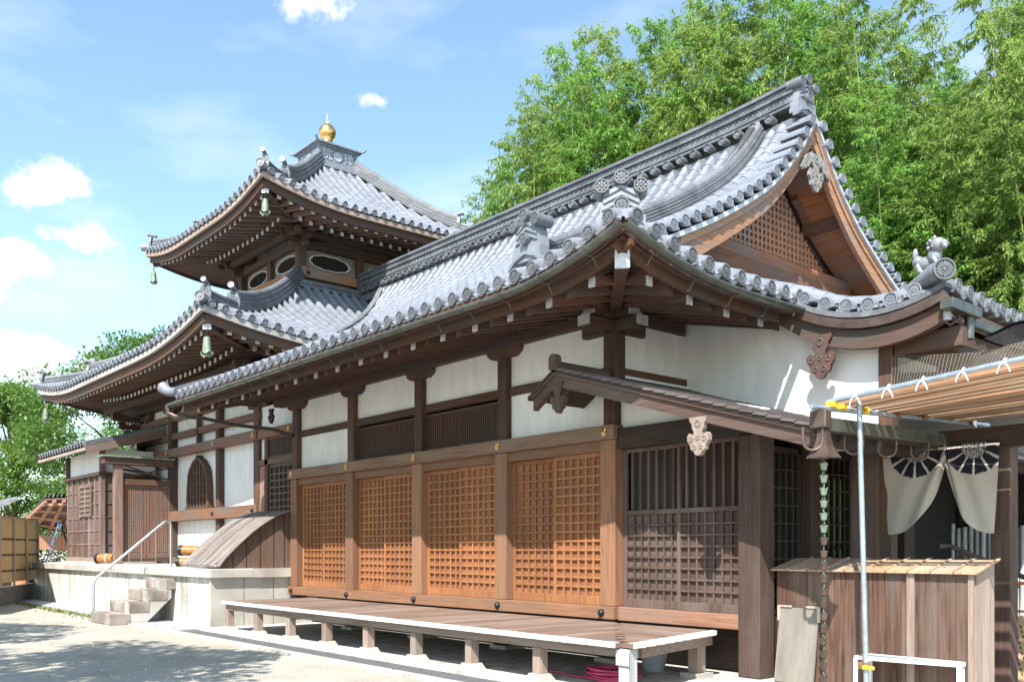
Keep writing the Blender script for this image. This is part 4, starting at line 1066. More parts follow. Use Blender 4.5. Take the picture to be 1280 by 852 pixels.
mb = MB(); mb.box(BX0-.9, BX1+.9, BY-.75, BY-.6, 5.3, 5.46); mb.box(BX1+.6, BX1+.75, BY-.9, 8.6, 5.302, 5.458); part('outer_purlin', mb, wb('X'), pg)
for x in (BX0+.05, BX1):   # corner bracket clusters with stepped noses
    mb = MB()
    for dz, l in ((4.62, .45), (4.86, .62), (5.08, .8)):
        mb.box(x-l, x+l, BY-.06, BY+.06, dz, dz+.13); mb.box(x-.06, x+.06, BY-l, BY+.05, dz+.002, dz+.128)
        for e in (-l+.06, l-.06): mb.box(x+e-.08, x+e+.08, BY-.09, BY+.09, dz+.13, dz+.2)
        mb.box(x-.09, x+.09, BY-l-.02, BY-l+.16, dz+.13, dz+.2)
    part('bracket_cluster', mb, wb('X'), pg)
# katomado window
def ogee(w, h, n=10):
    pts = [(-w*.5, 0), (-w*.46, h*.45), (-w*.42, h*.66), (-w*.36, h*.76), (-w*.26, h*.84), (-w*.2, h*.9), (-w*.08, h*.94), (0, h)]
    return pts+[(-x, y) for x, y in pts[::-1][1:]]
wc = -14.69
mb = MB(); o_, i_ = ogee(1.44, 1.36), [(x*.86, .03+y*.91) for x, y in ogee(1.44, 1.36)]
n = len(o_)
fr = [(wc+x, BY-.06, 2.47+y) for x, y in o_]; fi = [(wc+x, BY-.06, 2.47+y) for x, y in i_]; fr2 = [(x, BY+.08, z) for x, _, z in fr]; fi2 = [(x, BY+.08, z) for x, _, z in fi]
fs = []
for a in range(n-1):
    fs += [(a, a+1, n+a+1, n+a), (a, 2*n+a, 2*n+a+1, a+1), (n+a, n+a+1, 3*n+a+1, 3*n+a)]
mb.add(fr+fi+fr2+fi2, fs); mb.box(wc-.75, wc+.75, BY-.08, BY+.08, 2.46, 2.52)
km = part('bell_window', mb, wb('Z'), pg)
mb = MB(); mb.add([(x, BY+.07, z) for x, y, z in fi], [tuple(range(n))[::-1]]); part('dark_opening', mb, BLACKN, km)
mb = MB()
for k in range(6):
    x = wc-.5+.2*k; q = abs(x-wc)/.6; mb.box(x-.035, x+.035, BY-.02, BY+.03, 2.5, 2.5+1.18*(1-.18*q*q-.12*q))
for z in (2.8, 3.1, 3.4): mb.box(wc-.55, wc+.55, BY+.0, BY+.035, z-.02, z+.02)
part('bars', mb, wb('Z'), km)
mb = MB(); mb.box(-12.35, -11.45, BY-.05, BY+.08, 1.5, 1.85); kk = part('floor_vent', mb, wb('X'), pg)
mb = MB(); [mb.box(-12.3+.12*i, -12.26+.12*i, BY-.065, BY-.051, 1.54, 1.8) for i in range(7)]; part('bars', mb, wd('Z'), kk)
# link wall between pagoda and hall with its lattice door and vent
mb = MB(); mb.box(BX1+.1, -8.5, BY, BY+.12, 1.1, 4.6); part('link_wall', mb, PLASTER, pg)
mb = MB(); mb.box(-10.78, -10.62, BY-.1, BY-.002, 1.15, 3.89); part('post', mb, wb('Z'), pg)
mb = MB(); mb.box(-11.1, -10.785, BY-.06, BY-.002, 1.15, 3.29); part('door_jamb', mb, wood('orangejamb', 'Z', (.33, .11, .05)), pg)
ld = lattice_door(1.95, 2.15, 9, 14, None, None, None)
place_door('lattice_door', (-10.6, BY-.07, 1.13), (0, 0, 0), ld, (wb('Z'), wood('mid', 'Z', (.2, .115, .07)), wd('Z')), pg)
slat_vent(-10.6, -8.6, 3.42, 3.88, BY-.085, pg)
# upper body
UB = 1.72; uz0, uz1 = 8.15, 9.45
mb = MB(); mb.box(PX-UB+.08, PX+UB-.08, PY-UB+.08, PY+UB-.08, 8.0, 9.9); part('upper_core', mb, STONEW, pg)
for sx, sy in ((1, -1), (-1, -1), (1, 1), (-1, 1)):
    mb = MB(); mb.box(PX+sx*UB-.11, PX+sx*UB+.11, PY+sy*UB-.11, PY+sy*UB+.11, 8.0, 9.35); part('upper_post', mb, wb('Z'), pg, bev=.008)
    p = (PX+sx*UB, PY+sy*UB)
    for k in range(3):
        l = .32+.2*k; mb = MB(); mb.box(p[0]-l, p[0]+l, p[1]-.06, p[1]+.06, 9.16+.14*k, 9.27+.14*k); mb.box(p[0]-.062, p[0]+.062, p[1]-l, p[1]+l, 9.162+.14*k, 9.268+.14*k); part('bracket_arms', mb, wb('X'), pg)
for k in range(4):
    sd = side_dir(k)
    def bar(a0, a1, b0, b1, z0, z1, nm, mat, bev=0):
        (x0, y0), (x1, y1) = side_xy(k, a0, b0), side_xy(k, a1, b1); mb = MB(); mb.box(x0, x1, y0, y1, z0, z1); return part(nm, mb, mat, pg, bev=bev)
    ax = 'X' if k % 2 == 0 else 'Y'
    bar(-UB-.2, UB+.2, UB-.05, UB+.10+.002*k, 8.42, 8.64, 'upper_sill', wood('uppersill', ax, (.3, .14, .07)))
    bar(-UB-.1, UB+.1, UB-.05, UB+.07+.002*k, 9.19, 9.36, 'upper_lintel', wb(ax))
    bar(-UB-.6, UB+.6, UB+.3, UB+.42, 9.36+.004*k, 9.5, 'upper_purlin', wb(ax))
    for a in (0,): bar(a-.1, a+.1, UB-.05, UB+.06, 8.64, 9.19, 'upper_post', wb('Z'))
    if k in (0, 1):
        for a in (-.86, .86):
            # cloud-shaped window: white frame, dark bars
            hw, hh = .56, .175
            def T2(u, v, o): x, y = side_xy(k, a+u, UB-.08+o); return (x, y, 8.92+v)
            def cloud(s, q=40):
                r_ = []
                for i in range(q):
                    t = 2*math.pi*i/q; ex = 2.2; cx = abs(math.cos(t))**(2/ex)*math.copysign(1, math.cos(t)); cy = abs(math.sin(t))**(2/ex)*math.copysign(1, math.sin(t))
                    wv = 1+.03*math.cos(10*t); r_.append((cx*hw*s*wv, cy*(hh*s+(s-1)*.12)*wv))
                return r_
            co, ci = cloud(1.075), cloud(1.0); q = 40
            mb = MB(); mb.add([T2(u, v, .05) for u, v in co]+[T2(u, v, .05) for u, v in ci]+[T2(u, v, .0) for u, v in co]+[T2(u, v, .0) for u, v in ci],
                              [f_ for i in range(q) for f_ in ((i, (i+1) % q, q+(i+1) % q, q+i), (i, 2*q+i, 2*q+(i+1) % q, (i+1) % q), (q+i, q+(i+1) % q, 3*q+(i+1) % q, 3*q+i))])
            f = part('cloud_window', mb, WHITE, pg)
            mb = MB(); mb.add([T2(u, v, .004) for u, v in ci], [tuple(range(q))]); part('dark_opening', mb, BLACKN, f)
            mb = MB()
            for u in range(-6, 7):
                uu = u*.085; vv = hh*.9*(1-(abs(uu)/hw)**2.2)**(1/2.2); p0, p1 = T2(uu-.014, -vv, .01), T2(uu+.014, vv, .03); mb.box(p0[0], p1[0], p0[1], p1[1], p0[2], p1[2])
            part('bars', mb, wd('Z'), f)
for x, y in ((UB-.13, -UB-.1), (-UB+.3, -UB-.1)): knob((PX+x, PY+y-.005, 8.53), pg)
for y in (-UB+.16, UB-.3): knob((PX+UB+.105, PY+y, 8.53), pg, (0, 0, R(90)))
# noshi band round the foot of the upper storey
mb = MB()
for k in range(4):
    for i, (w_, z) in enumerate(((.42, 8.06), (.38, 8.11), (.40, 8.16), (.33, 8.21))):
        (x0, y0), (x1, y1) = side_xy(k, -UB-w_, UB), side_xy(k, UB+w_, UB+w_-.002*k); mb.box(x0, x1, y0, y1, z, z+.044)
    a = -UB
    while a < UB:
        x, y = side_xy(k, a, UB+.40); dx, dy, _ = side_dir(k)
        mb.tube([(x-dx*.05, y-dy*.05, 8.12), (x, y, 8.2), (x+dx*.05, y+dy*.05, 8.12)], .012, 5); a += .14
part('storey_flashing', mb, TILED, pg)
# crown box and finial
mb = MB(); RB = .60
for w_, z0, z1 in ((RB+.16, 11.75, 11.83), (RB+.10, 11.83, 11.9), (RB+.15, 11.9, 11.96), (RB+.08, 11.96, 12.04), (RB+.02, 12.04, 12.12), (RB-.03, 12.12, 12.5), (RB+.02, 12.5, 12.56)): mb.box(PX-w_, PX+w_, PY-w_, PY+w_, z0, z1)
for sx in (-1, 1):
    for sy in (-1, 1): mb.box(PX+sx*(RB-.05)-.05, PX+sx*(RB-.05)+.05, PY+sy*(RB-.05)-.05, PY+sy*(RB-.05)+.05, 12.121, 12.5)
h = RB+.12
mb.add([(PX-h, PY-h, 12.6), (PX+h, PY-h, 12.6), (PX+h, PY+h, 12.6), (PX-h, PY+h, 12.6), (PX-.25, PY-.25, 12.74), (PX+.25, PY-.25, 12.74), (PX+.25, PY+.25, 12.74), (PX-.25, PY+.25, 12.74), (PX-h, PY-h, 12.56), (PX+h, PY-h, 12.56), (PX+h, PY+h, 12.56), (PX-h, PY+h, 12.56)],
       [(0, 1, 5, 4), (1, 2, 6, 5), (2, 3, 7, 6), (3, 0, 4, 7), (4, 5, 6, 7), (0, 8, 9, 1), (1, 9, 10, 2), (2, 10, 11, 3), (3, 11, 8, 0), (11, 10, 9, 8)])
for sx in (-1, 1):
    for sy in (-1, 1): mb.tube([(PX+sx*h, PY+sy*h, 12.58), (PX+sx*(h+.06), PY+sy*(h+.06), 12.66)], .03, 6)
cr = part('crown_box', mb, simple('crown_tile', (.2, .22, .26), .5, var=.3, scale=9), pg)
def text_mesh(s, size, mat, parent, M_):
    cu = bpy.data.curves.new('txt', 'FONT'); cu.body = s; cu.size = size; cu.align_x = 'CENTER'; cu.align_y = 'CENTER'; cu.extrude = .006
    ob = bpy.data.objects.new('txt', cu); COL.objects.link(ob); bpy.context.view_layer.update()
    me = bpy.data.meshes.new_from_object(ob.evaluated_get(bpy.context.evaluated_depsgraph_get())); bpy.data.objects.remove(ob)
    me.materials.clear(); me.materials.append(mat); me.transform(M_)
    org = wloc(parent); me.transform(Matrix.Translation(-org))
    o = bpy.data.objects.new('lettering', me); COL.objects.link(o); o.parent = parent; return o
RAISED = simple('raised_crown_relief', (.5, .54, .6), .5)
for k in (0, 1):
    for ch, a in (('院', -.33), ('禅', .33)):
        x, y = side_xy(k, a, RB-.02)
        M_ = Matrix.Translation((x, y, 12.31)) @ Matrix.Rotation([0, R(90)][k], 4, 'Z') @ Matrix.Rotation(R(90), 4, 'X')
        text_mesh(ch, .34, RAISED, cr, M_)
    x, y = side_xy(k, 0, RB-.015); local('rosette', rosette(.13), RAISED, cr, (x, y, 12.31), (0, 0, [FNY, 0][k]))
mb = MB(); mb.lathe([(.3, 12.72), (.31, 12.76), (.27, 12.82), (.17, 12.88), (.13, 12.94), (.16, 12.97), (.13, 13.0), (.2, 13.05), (.235, 13.14), (.24, 13.2), (.225, 13.28), (.16, 13.37), (.07, 13.42), (.05, 13.45)], (PX, PY, 0), 28); part('gilt_finial', mb, GOLD, pg)
mb = MB(); mb.tube([(PX, PY, 13.44), (PX, PY, 13.52), (PX, PY, 13.72)], [.025, .02, .01], 8); mb.lathe([(.045, 13.44), (.05, 13.47), (.03, 13.5)], (PX, PY, 0), 12); part('lightning_rod', mb, simple('pale_rod', (.6, .57, .5), .5), pg)

# wind bells: hang from the corner rafters
def bell(loc, s, label):
    x, y, z = loc; t = thing('wind_bell', loc, label, 'wind bell', 'bronze wind bells hanging from the pagoda eaves')
    mb = MB(); n = 24; rows = []
    for r, h in ((.03, 0), (.06, -.01), (.075, -.04), (.085, -.12), (.095, -.24), (.11, -.29)):
        rows.append([(x+s*r*math.cos(2*math.pi*k/n), y+s*r*math.sin(2*math.pi*k/n)*.85, z+s*(h-.12)+(-(.05*s)*abs(math.sin(4*math.pi*k/n)) if h < -.28 else 0)) for k in range(n)])
    mb.sweep(rows, True, True); mb.add(rows[0], [tuple(range(n))]); mb.sweep([rows[-1], [(a+(x-a)*.1, b+(y-b)*.1, c+.002) for a, b, c in rows[-1]], [(a+(x-a)*.1, b+(y-b)*.1, c) for a, b, c in rows[-3]]], True)
    part('bell_body', mb, VERDI, t)
    mb = MB()
    for k in range(3): mb.tube([(x+.02*s*math.cos(q)*(k % 2), y+.02*s*math.cos(q)*(1-k % 2), z-.02*s-.035*s*k+.022*s*math.sin(q)) for q in [.7*i for i in range(10)]], .006*s, 5)
    part('chain', mb, BLACKM, t)
    mb = MB(); mb.tube([(x, y, z-.3*s), (x, y, z-.44*s)], .006*s, 5)
    mb.prism([(-.1, .03), (-.13, .07), (-.12, .0), (-.06, -.055), (0, -.03), (.06, -.055), (.12, 0), (.13, .07), (.1, .03), (0, .02)], (x, y, z-.47*s), (s*.76, -s*.65, 0) if False else (s*.7, s*.7, 0), (0, 0, s), .012); part('clapper_plate', mb, VERDI, t)
    return t
lz = 5.40+.36-.1; uzb = 9.30+.32-.1
bell((PX+5.86, PY-5.86, lz), 1.0, 'green bronze bell under the near corner of the lower pagoda roof')
bell((PX-5.86, PY-5.86, lz), 1.0, 'green bronze bell under the far left corner of the lower roof, before the trees')
bell((PX+3.58, PY-3.58, uzb), .95, 'green bronze bell under the near corner of the upper pagoda roof')
bell((PX-3.58, PY-3.58, uzb), .95, 'green bronze bell under the left corner of the upper roof, against the sky')

# ------------------------------------------------------------------ platform, steps, rail, cover
pf = thing('stone_platform', (-15, -1.7, 0), 'long pale stained stone platform with a projecting coping in front of the pagoda', 'platform')
mb = MB(); mb.box(-21.4, -8.66, -1.66, 8, .0, .93); part('retaining_wall', mb, CONCRETE, pf)
mb = MB(); mb.box(-8.659, -8.60, -1.70, .44, 0, .93); part('end_facing', mb, GRANITE, pf)
for i, (a, b) in enumerate(((-21.5, -17.2), (-17.19, -12.9), (-12.89, -8.5))):
    mb = MB(); mb.box(a, b, -1.76, -.9, .93, 1.10); part('coping_stone', mb, GRANITE, pf, bev=.012)
mb = MB(); mb.box(-21.5, -8.5, -.899, 8, .93, 1.098); part('platform_floor', mb, GRANITE, pf)
mb = MB()
for y in (-1.05, -.45, .1): mb.box(-8.599, -8.597, y-.004, y+.004, .0, .93)
part('joints', mb, BLACKM, pf)
for i, z in enumerate((.0,)): pass
st = thing('stone_steps', (-11.3, -2.4, 0), 'four stained stone block steps rising to the platform beside a steel handrail', 'steps')
for i in range(4):
    y0 = -3.0+.36*i; z0 = .22*i; mb = MB(); mb.box(-11.62, -10.42, y0+.06, y0+.46, z0+.0, z0+.215); part('step_block', mb, simple('stained_block', (.26, .22, .195), .9, var=.6, scale=2.2, detail=8), st, bev=.012)
mb = MB(); mb.prism([(-2.62, 0), (-2.3, 0), (-1.78, .5), (-1.78, .85), (-2.02, .85), (-2.02, .655), (-2.28, .655), (-2.28, .435), (-2.62, .435), (-2.62, .214)][::-1], (-10.53, .03, 0), (0, 1, 0), (0, 0, 1), .2); part('stringer_stone', mb, GRANITE, st)
hr = thing('handrail', (-12.1, -2.4, 0), 'bent stainless steel handrail climbing beside the stone steps', 'handrail')
def arc(p, c, q, n=6): p, c, q = map(Vector, (p, c, q)); return [p*(1-t)**2+c*2*t*(1-t)+q*t*t for t in [i/n for i in range(n+1)]]
HX_ = -11.75
hp_ = [(HX_, -2.85, 0), (HX_, -2.85, .72)]+arc((HX_, -2.85, .72), (HX_, -2.85, .82), (HX_, -2.77, .9), 4)+arc((HX_, -1.45, 2.02), (HX_, -1.28, 2.15), (HX_, -1.28, 1.95), 6)+[(HX_, -1.28, 1.1)]
mb = MB(); mb.tube(hp_, .028, 12); part('rail_tube', mb, STEEL, hr)
mb = MB()
for y in (-2.5, -2.15, -1.9, -1.6): mb.tube([(HX_, y, max(.0, min(.88, (y+3.0)/.36//1*.22+.21))), (HX_, y, .9+(y+2.77)*.85)], .006, 6)
part('thin_uprights', mb, STEEL, hr)
# curved board cover at the end of the platform
cv = thing('curved_board_cover', (-9.3, -.7, 1.1), 'quarter-round cover of grey weathered boards standing on the platform end', 'wooden cover')
def covz(q): return -1.56+1.5*math.sin(q*math.pi/2)**1.0 if False else None
arcp = [(-1.58+1.55*(1-math.cos(q))**.9, 1.12+1.1*math.sin(q)**.85) for q in [math.pi/2*i/12 for i in range(13)]]
arcp = [(-1.58+1.53*t, 1.12+1.08*(1-(1-t)**1.55)) for t in [i/12 for i in range(13)]]
random.seed(21)
for i in range(11):
    x0 = -10.35+.165*i; dz = random.uniform(0, .025); e = random.uniform(-.05, .03)
    P_ = [(x0+.08, y+(e if k == 0 else 0), z+dz+.02) for k, (y, z) in enumerate(arcp)]
    mb = MB(); mb.strip(P_, .158+random.uniform(0, .008), .022, (1, 0, 0)); part('roof_board', mb, wood('cover', 'Y', (.19, .16, .145), grey=(.29, .26, .245), var=.55), cv)
mb = MB(); mb.prism([(-1.5, 1.1)]+arcp[1:]+[(-.05, 1.1)] if True else [], (-8.66, 0, 0), (0, 1, 0), (0, 0, 1), .03)
part('end_boards', mb, wood('coverend', 'Z', (.17, .1, .07), grey=(.2, .15, .13)), cv)
mb = MB()
for y in (-1.25, -.98, -.7, -.42, -.2):
    zt_ = interp([(a, b) for a, b in arcp], y)-.02; mb.box(-8.643, -8.64, y-.006, y+.006, 1.11, zt_)
part('board_gaps', mb, BLACKM, cv)
# gate of two latticed doors between a free post and the pagoda
gt = thing('porch_gate', (-16.4, -.3, 1.1), 'double gate of finely latticed brown doors under a crossed brace, on the platform', 'gate')
mb = MB(); mb.box(-16.5, -16.3, -1.03, -.83, 1.1, 3.62); part('post', mb, wood('gatepost', 'Z', (.24, .15, .12), grey=(.3, .24, .21)), gt, bev=.008)
for z0, z1 in ((1.15, 1.24), (3.13, 3.27)):
    mb = MB(); mb.box(-16.46, -16.34, -.82, .42, z0, z1); part('gate_rail', mb, wb('Y'), gt)
mb = MB(); mb.box(-16.56, -16.24, -1.3, .45, 3.63, 3.80); part('head_beam', mb, wb('Y'), gt, bev=.008)
mb = MB(); mb.box(-16.6, -16.18, -1.36, .46, 3.802, 3.85); part('copper_cap', mb, VERDI, gt)
for sgn in (0, 1):
    mb = MB(); mb.beam((-16.4-.03+.06*sgn, -.8, 3.28+.34*sgn), (-16.4-.03+.06*sgn, .42, 3.62-.34*sgn), .03, .045); part('brace', mb, wb('Y'), gt)
    mb = MB(); mb.beam((-16.45, -.8, 3.4+.12*sgn), (-17.6, .4, 3.4+.12*sgn), .03, .05); part('brace', mb, wb('Y'), gt)
gd = lattice_door(.61, 1.87, 10, 30, None, None, None, stile=.06, bw=.026, bot=.12)
g0 = place_door('gate_door', (-16.4, -.82, 1.25), (0, 0, R(90)), gd, (wood('gated', 'Z', (.22, .12, .085)), wood('gated', 'Z', (.22, .12, .085)), wd('Z')), gt)
dup(g0, gt, (-16.4, -.2, 1.25), (0, 0, R(90)))
# annex closet with its tiled lean-to roof
an = thing('closet_annex', (-19, -.5, 1.1), 'small board-and-batten closet with a barred window under a sloping tiled roof', 'annex')
AX0, AX1, AY = -20.6, -17.45, -1.0
mb = MB(); mb.box(AX0, AX1, AY, .4, 1.25, 3.42); part('board_wall', mb, wood('annex', 'Z', (.135, .08, .065), grey=(.22, .175, .16)), an)
mb = MB(); mb.box(AX0+.05, AX1-.05, AY+.04, .4, 3.5, 4.12); part('plaster_panel', mb, PLASTER, an)
mb = MB(); mb.box(AX0-.08, AX1+.08, AY-.1, .4, 3.42, 3.5); part('ledge', mb, wb('X'), an)
mb = MB(); mb.box(AX0-.05, AX1+.05, AY-.06, .4, 1.14, 1.25); part('base_board', mb, wood('annexbase', 'X', (.3, .22, .18)), an)
mb = MB(); mb.box(AX0-.1, AX1+.1, AY-.12, .4, 1.1, 1.14); part('floor_plate', mb, GRANITE, an)
for k in range(7):
    x = AX0+.03+k*(AX1-AX0-.06)/6; mb = MB(); mb.box(x-.045, x+.045, AY-.03, AY-.001, 1.25, 3.42); part('batten', mb, wood('annexb', 'Z', (.16, .1, .08), grey=(.3, .24, .22)), an)
for k in range(1, 6):
    z = 1.25+k*.36; mb = MB(); mb.box(AX0, AX1, AY-.02, AY-.001, z-.02, z+.02); part('cross_batten', mb, wood('annexb', 'X', (.21, .13, .105), grey=(.3, .24, .22)), an)
    mb = MB(); mb.box(AX1+.001, AX1+.02, AY, .4, z-.02, z+.02); part('cross_batten', mb, wood('annexb', 'Y', (.16, .1, .08)), an)
mb = MB(); mb.box(AX1-.06, AX1+.06, AY-.06, AY+.06, 1.25, 4.1); part('corner_post', mb, wood('annexb', 'Z', (.16, .1, .08)), an)
mb = MB(); mb.box(AX0-.06, AX0+.06, AY-.06, AY+.06, 3.5, 4.1); part('corner_post', mb, wb('Z'), an)
mb = MB(); mb.box(-19.35, -18.25, AY-.06, AY-.03, 2.36, 2.42); mb.box(-19.35, -18.25, AY-.06, AY-.03, 3.15, 3.21); mb.box(-19.35, -19.28, AY-.06, AY-.03, 2.42, 3.15); mb.box(-18.32, -18.25, AY-.06, AY-.03, 2.42, 3.15)
wf = part('window_frame', mb, wood('annexb', 'X', (.21, .13, .105)), an)
mb = MB(); [mb.box(-19.28, -18.32, AY-.055, AY-.035, 2.50+.13*i, 2.53+.13*i) for i in range(5)]; mb.box(-18.82, -18.78, AY-.06, AY-.034, 2.42, 3.15); part('bars', mb, wg('X'), wf)
mb = MB(); mb.box(-19.28, -18.32, AY-.031, AY-.022, 2.42, 3.15); part('dark_opening', mb, simple('dim_interior', (.12, .08, .05), .9), wf)
mb = MB(); x = -21.75
rows = [(-1.5, 4.12), (-.5, 4.39), (.5, 4.70)]
while x < -17.3: tile_row(mb, [(x, y, z+.03) for y, z in rows], (1, 0, 0), .27, .07); x += .27
part('roof_tiles', mb, TILED, an)
mb = MB(); mb.sweep([[(-21.85, y, z-.02), (-17.15, y, z-.02), (-17.15, y, z+.03), (-21.85, y, z+.03)] for y, z in rows], True, False); mb.box(-21.85, -17.15, -1.5, -1.44, 4.02, 4.1); part('roof_boards', mb, wg('X'), an)
mb = MB(); mb.strip([(-17.13, y, z-.08) for y, z in rows], .05, .22, (1, 0, 0)); part('barge_board', mb, wood('annexbarge', 'Y', (.24, .15, .12)), an)
mb = MB(); mb.strip([(-17.2, y, z+.08) for y, z in rows], .2, .1, (1, 0, 0)); part('verge_tiles', mb, TILED, an)
# lacquered logs tied with cord on the platform (stored fence pieces)
def log(p, q, r, label):
    t = thing('capped_log', p, label, 'wooden log'); mb = MB(); mb.tube([p, q], r, 16); part('log_body', mb, AMBER, t)
    d = (Vector(q)-Vector(p)).normalized(); mb = MB(); mb.tube([Vector(p)-d*.02, Vector(p)+d*.06], r*1.08, 16); part('iron_cap', mb, BLACKM, t)
    mb = MB(); c = Vector(p).lerp(Vector(q), .6); mb.tube([c-d*.012, c+d*.012], r*1.05, 16); part('cord', mb, ROPE, t)
log((-11.55, -1.15, 1.44), (-10.95, -.55, 1.42), .11, 'thick varnished log with black iron end leaning beside the curved board cover')
log((-11.3, -1.3, 1.20), (-10.8, -.75, 1.22), .09, 'lower thin varnished log on the platform beside the curved board cover')
log((-17.0, -1.25, 1.23), (-16.62, -.95, 1.24), .12, 'short varnished log with black end at the foot of the gate post')

# ------------------------------------------------------------------ veranda deck
dk = thing('veranda_deck', (-3, -1, 0), 'low boarded wooden deck with white-painted board ends along the hall', 'deck')
DZ = .56; x = -7.6; random.seed(4)
FRY = lambda x: -1.93-.012*(x+7.1)
X1 = 2.1; i = 0
while x < X1-.02:
    xn = min(x+random.uniform(.17, .21), X1); yb = -.172 if x < .2 else None
    yb = -.172 if xn < .26 else -.172-(xn-.26)*1.0*1.0
    # boards run front to back; near the corner they stop on the mitre
    yb = -.172 if xn <= .3 else min(-.172, -.172-(xn-.3)*(1.86/1.8))
    if yb-FRY(x) > .05:
        mb = MB(); mb.box(x+.003, xn-.003, FRY(x), yb, DZ-.045, DZ); mb.box(x+.007, xn-.007, FRY(x)-.003-random.uniform(0, .006), FRY(x)+.05+random.uniform(0, .02), DZ-.047, DZ+.002, mi=1)
        part('floor_board', mb, [wood('deck', 'Y', (.18, .115, .085), grey=(.26, .21, .185)), WHITE], dk)
    x = xn
y = FRY(2.1)+.078
while y < -.2:
    yn = min(y+.19, -.172); xa = .3+(-.172-yn)*(1.8/1.86)+.003; xe = 2.1-(y+2.05)*.22
    mb = MB(); mb.box(xa, xe, y+.003, yn-.003, DZ-.045, DZ); mb.box(xe-.06, xe+.003+random.uniform(0, .006), y+.007, yn-.007, DZ-.047, DZ+.002, mi=1)
    part('floor_board', mb, [wood('deck', 'X', (.18, .115, .085), grey=(.26, .21, .185)), WHITE], dk); y = yn
mb = MB(); mb.box(-7.55, 1.98, -1.86, -1.76, .40, DZ-.047); part('edge_beam', mb, wg('X'), dk, bev=.005)
mb = MB(); mb.beam((1.95, -1.74, .455), (1.62, -.2, .455), .09, .11); part('edge_beam', mb, wg('Y'), dk, bev=.005)
for x in (-7.5, -6.35, -5.2, -4.05, -2.9, -1.75, -.6, .6, ):
    mb = MB(); mb.box(x-.06, x+.06, -1.87, -1.75, .12, .40 if True else 0); part('leg', mb, wg('Z'), dk, bev=.005)
    mb = MB(); rows = [[(x-s, -1.81-s, z), (x+s, -1.81-s, z), (x+s, -1.81+s, z), (x-s, -1.81+s, z)] for s, z in ((.12, .0), (.12, .05), (.085, .12))]; mb.sweep(rows, True, False); mb.add(rows[-1], [(0, 1, 2, 3)]); part('footing_stone', mb, GRANITE, dk)
mb = MB(); mb.box(1.90, 2.03, -1.97, -1.84, .0, .50); mb.box(1.88, 2.05, -1.99, -1.975, .34, .49); part('leg', mb, wood('cornerleg', 'Z', (.33, .33, .33), grey=(.4, .42, .44)), dk, bev=.005)
mb = MB(); mb.box(1.5, 1.64, -.42, -.28, .1, .46); part('leg', mb, wg('Z'), dk, bev=.005)
mb = MB(); mb.box(1.44, 1.70, -.48, -.22, .0, .1); part('footing_stone', mb, GRANITE, dk)
# bucket and pink hose under the deck
bk = thing('bucket', (.95, -.35, .05), 'grey plastic bucket with a sack in it, under the deck', 'bucket')
mb = MB(); mb.lathe([(.12, 0), (.16, .26), (.17, .27), (.155, .265), (.115, .02)], (.95, -.35, .05), 22); part('pail', mb, GREYP, bk)
mb = MB(); mb.tube([(.95+.17*math.cos(q), -.35-.02, .3+.16*math.sin(q)) for q in [math.pi*k/10 for k in range(11)]], .006, 6); part('handle', mb, STEEL, bk)
mb = MB(); mb.lathe([(.1, .2), (.14, .3), (.13, .38), (.05, .41)], (.94, -.34, .05), 10); part('sack', mb, CANVAS, bk)
random.seed(8); mb = MB(); pts = []
for k in range(170):
    q = k*.33; r_ = .2+.06*math.sin(k*.13)+random.uniform(-.012, .012); pts.append((1.15+r_*1.25*math.cos(q), -1.25+r_*math.sin(q), .062+.0006*k+.02*abs(math.sin(k*.41))))
pts += [(1.15-.3-.09*k, -1.35-.05*math.sin(k*.9), .06) for k in range(9)]
mb.tube(pts, .011, 6); tag(part('hose', mb, PINK), 'pink garden hose coiled on the ground under the deck corner', 'hose')

# ------------------------------------------------------------------ right foreground
bx = thing('board_enclosure', (3.3, .3, 0), 'waist-high enclosure of weathered vertical boards with a sloping plank lid', 'enclosure')
random.seed(2); x = 2.28
while x < 4.34:
    xn = min(x+random.uniform(.15, .19), 4.35); mb = MB(); mb.box(x+.002, xn-.002, .12, .14, .03, 1.235); part('front_board', mb, wr('Z'), bx); x = xn
nh = MB()
for k in range(11):
    for z in (.22, 1.12): nh.tube([(2.36+.19*k, .121, z), (2.36+.19*k, .117, z)], .006, 6)
part('nail_heads', nh, RUST, bx, kind='stuff')
mb = MB(); mb.box(3.73, 3.8, .095, .118, .03, 1.235); part('cover_strip', mb, wg('Z'), bx)
mb = MB(); mb.box(4.30, 4.35, .1, .12, .03, 1.235); part('corner_strip', mb, wg('Z'), bx)
x = 0
for k in range(3):
    mb = MB(); mb.prism([(.141+.13*k, .03), (.268+.13*k, .03), (.268+.13*k, 1.24+.22*(.13*(k+1))), (.141+.13*k, 1.24+.22*.13*k)], (4.35, 0, 0), (0, 1, 0), (0, 0, 1), .02); part('side_board', mb, wg('Z'), bx)
x = 2.2
for k in range(10):
    x0 = 2.24+.217*k; mb = MB(); mb.sweep([[(x0, y, z), (x0+.205, y, z), (x0+.205, y, z+.016), (x0, y, z+.016)] for y, z in ((.06, 1.228), (.54, 1.345))], True, False)
    mb.add([(x0, .06, 1.228), (x0+.205, .06, 1.228), (x0+.205, .06, 1.244), (x0, .06, 1.244)], [(0, 1, 2, 3)]); part('lid_plank', mb, wood('lid', 'Y', (.4, .27, .17), grey=(.42, .35, .28)), bx)
    mb = MB(); mb.beam((x0+.21, .055, 1.252), (x0+.21, .54, 1.368), .02, .018); part('lid_batten', mb, wood('lid', 'Y', (.4, .27, .17)), bx)
pb = thing('plywood_board', (2.58, .05, 0), 'grey plywood board with corner brackets leaning on the enclosure', 'board')
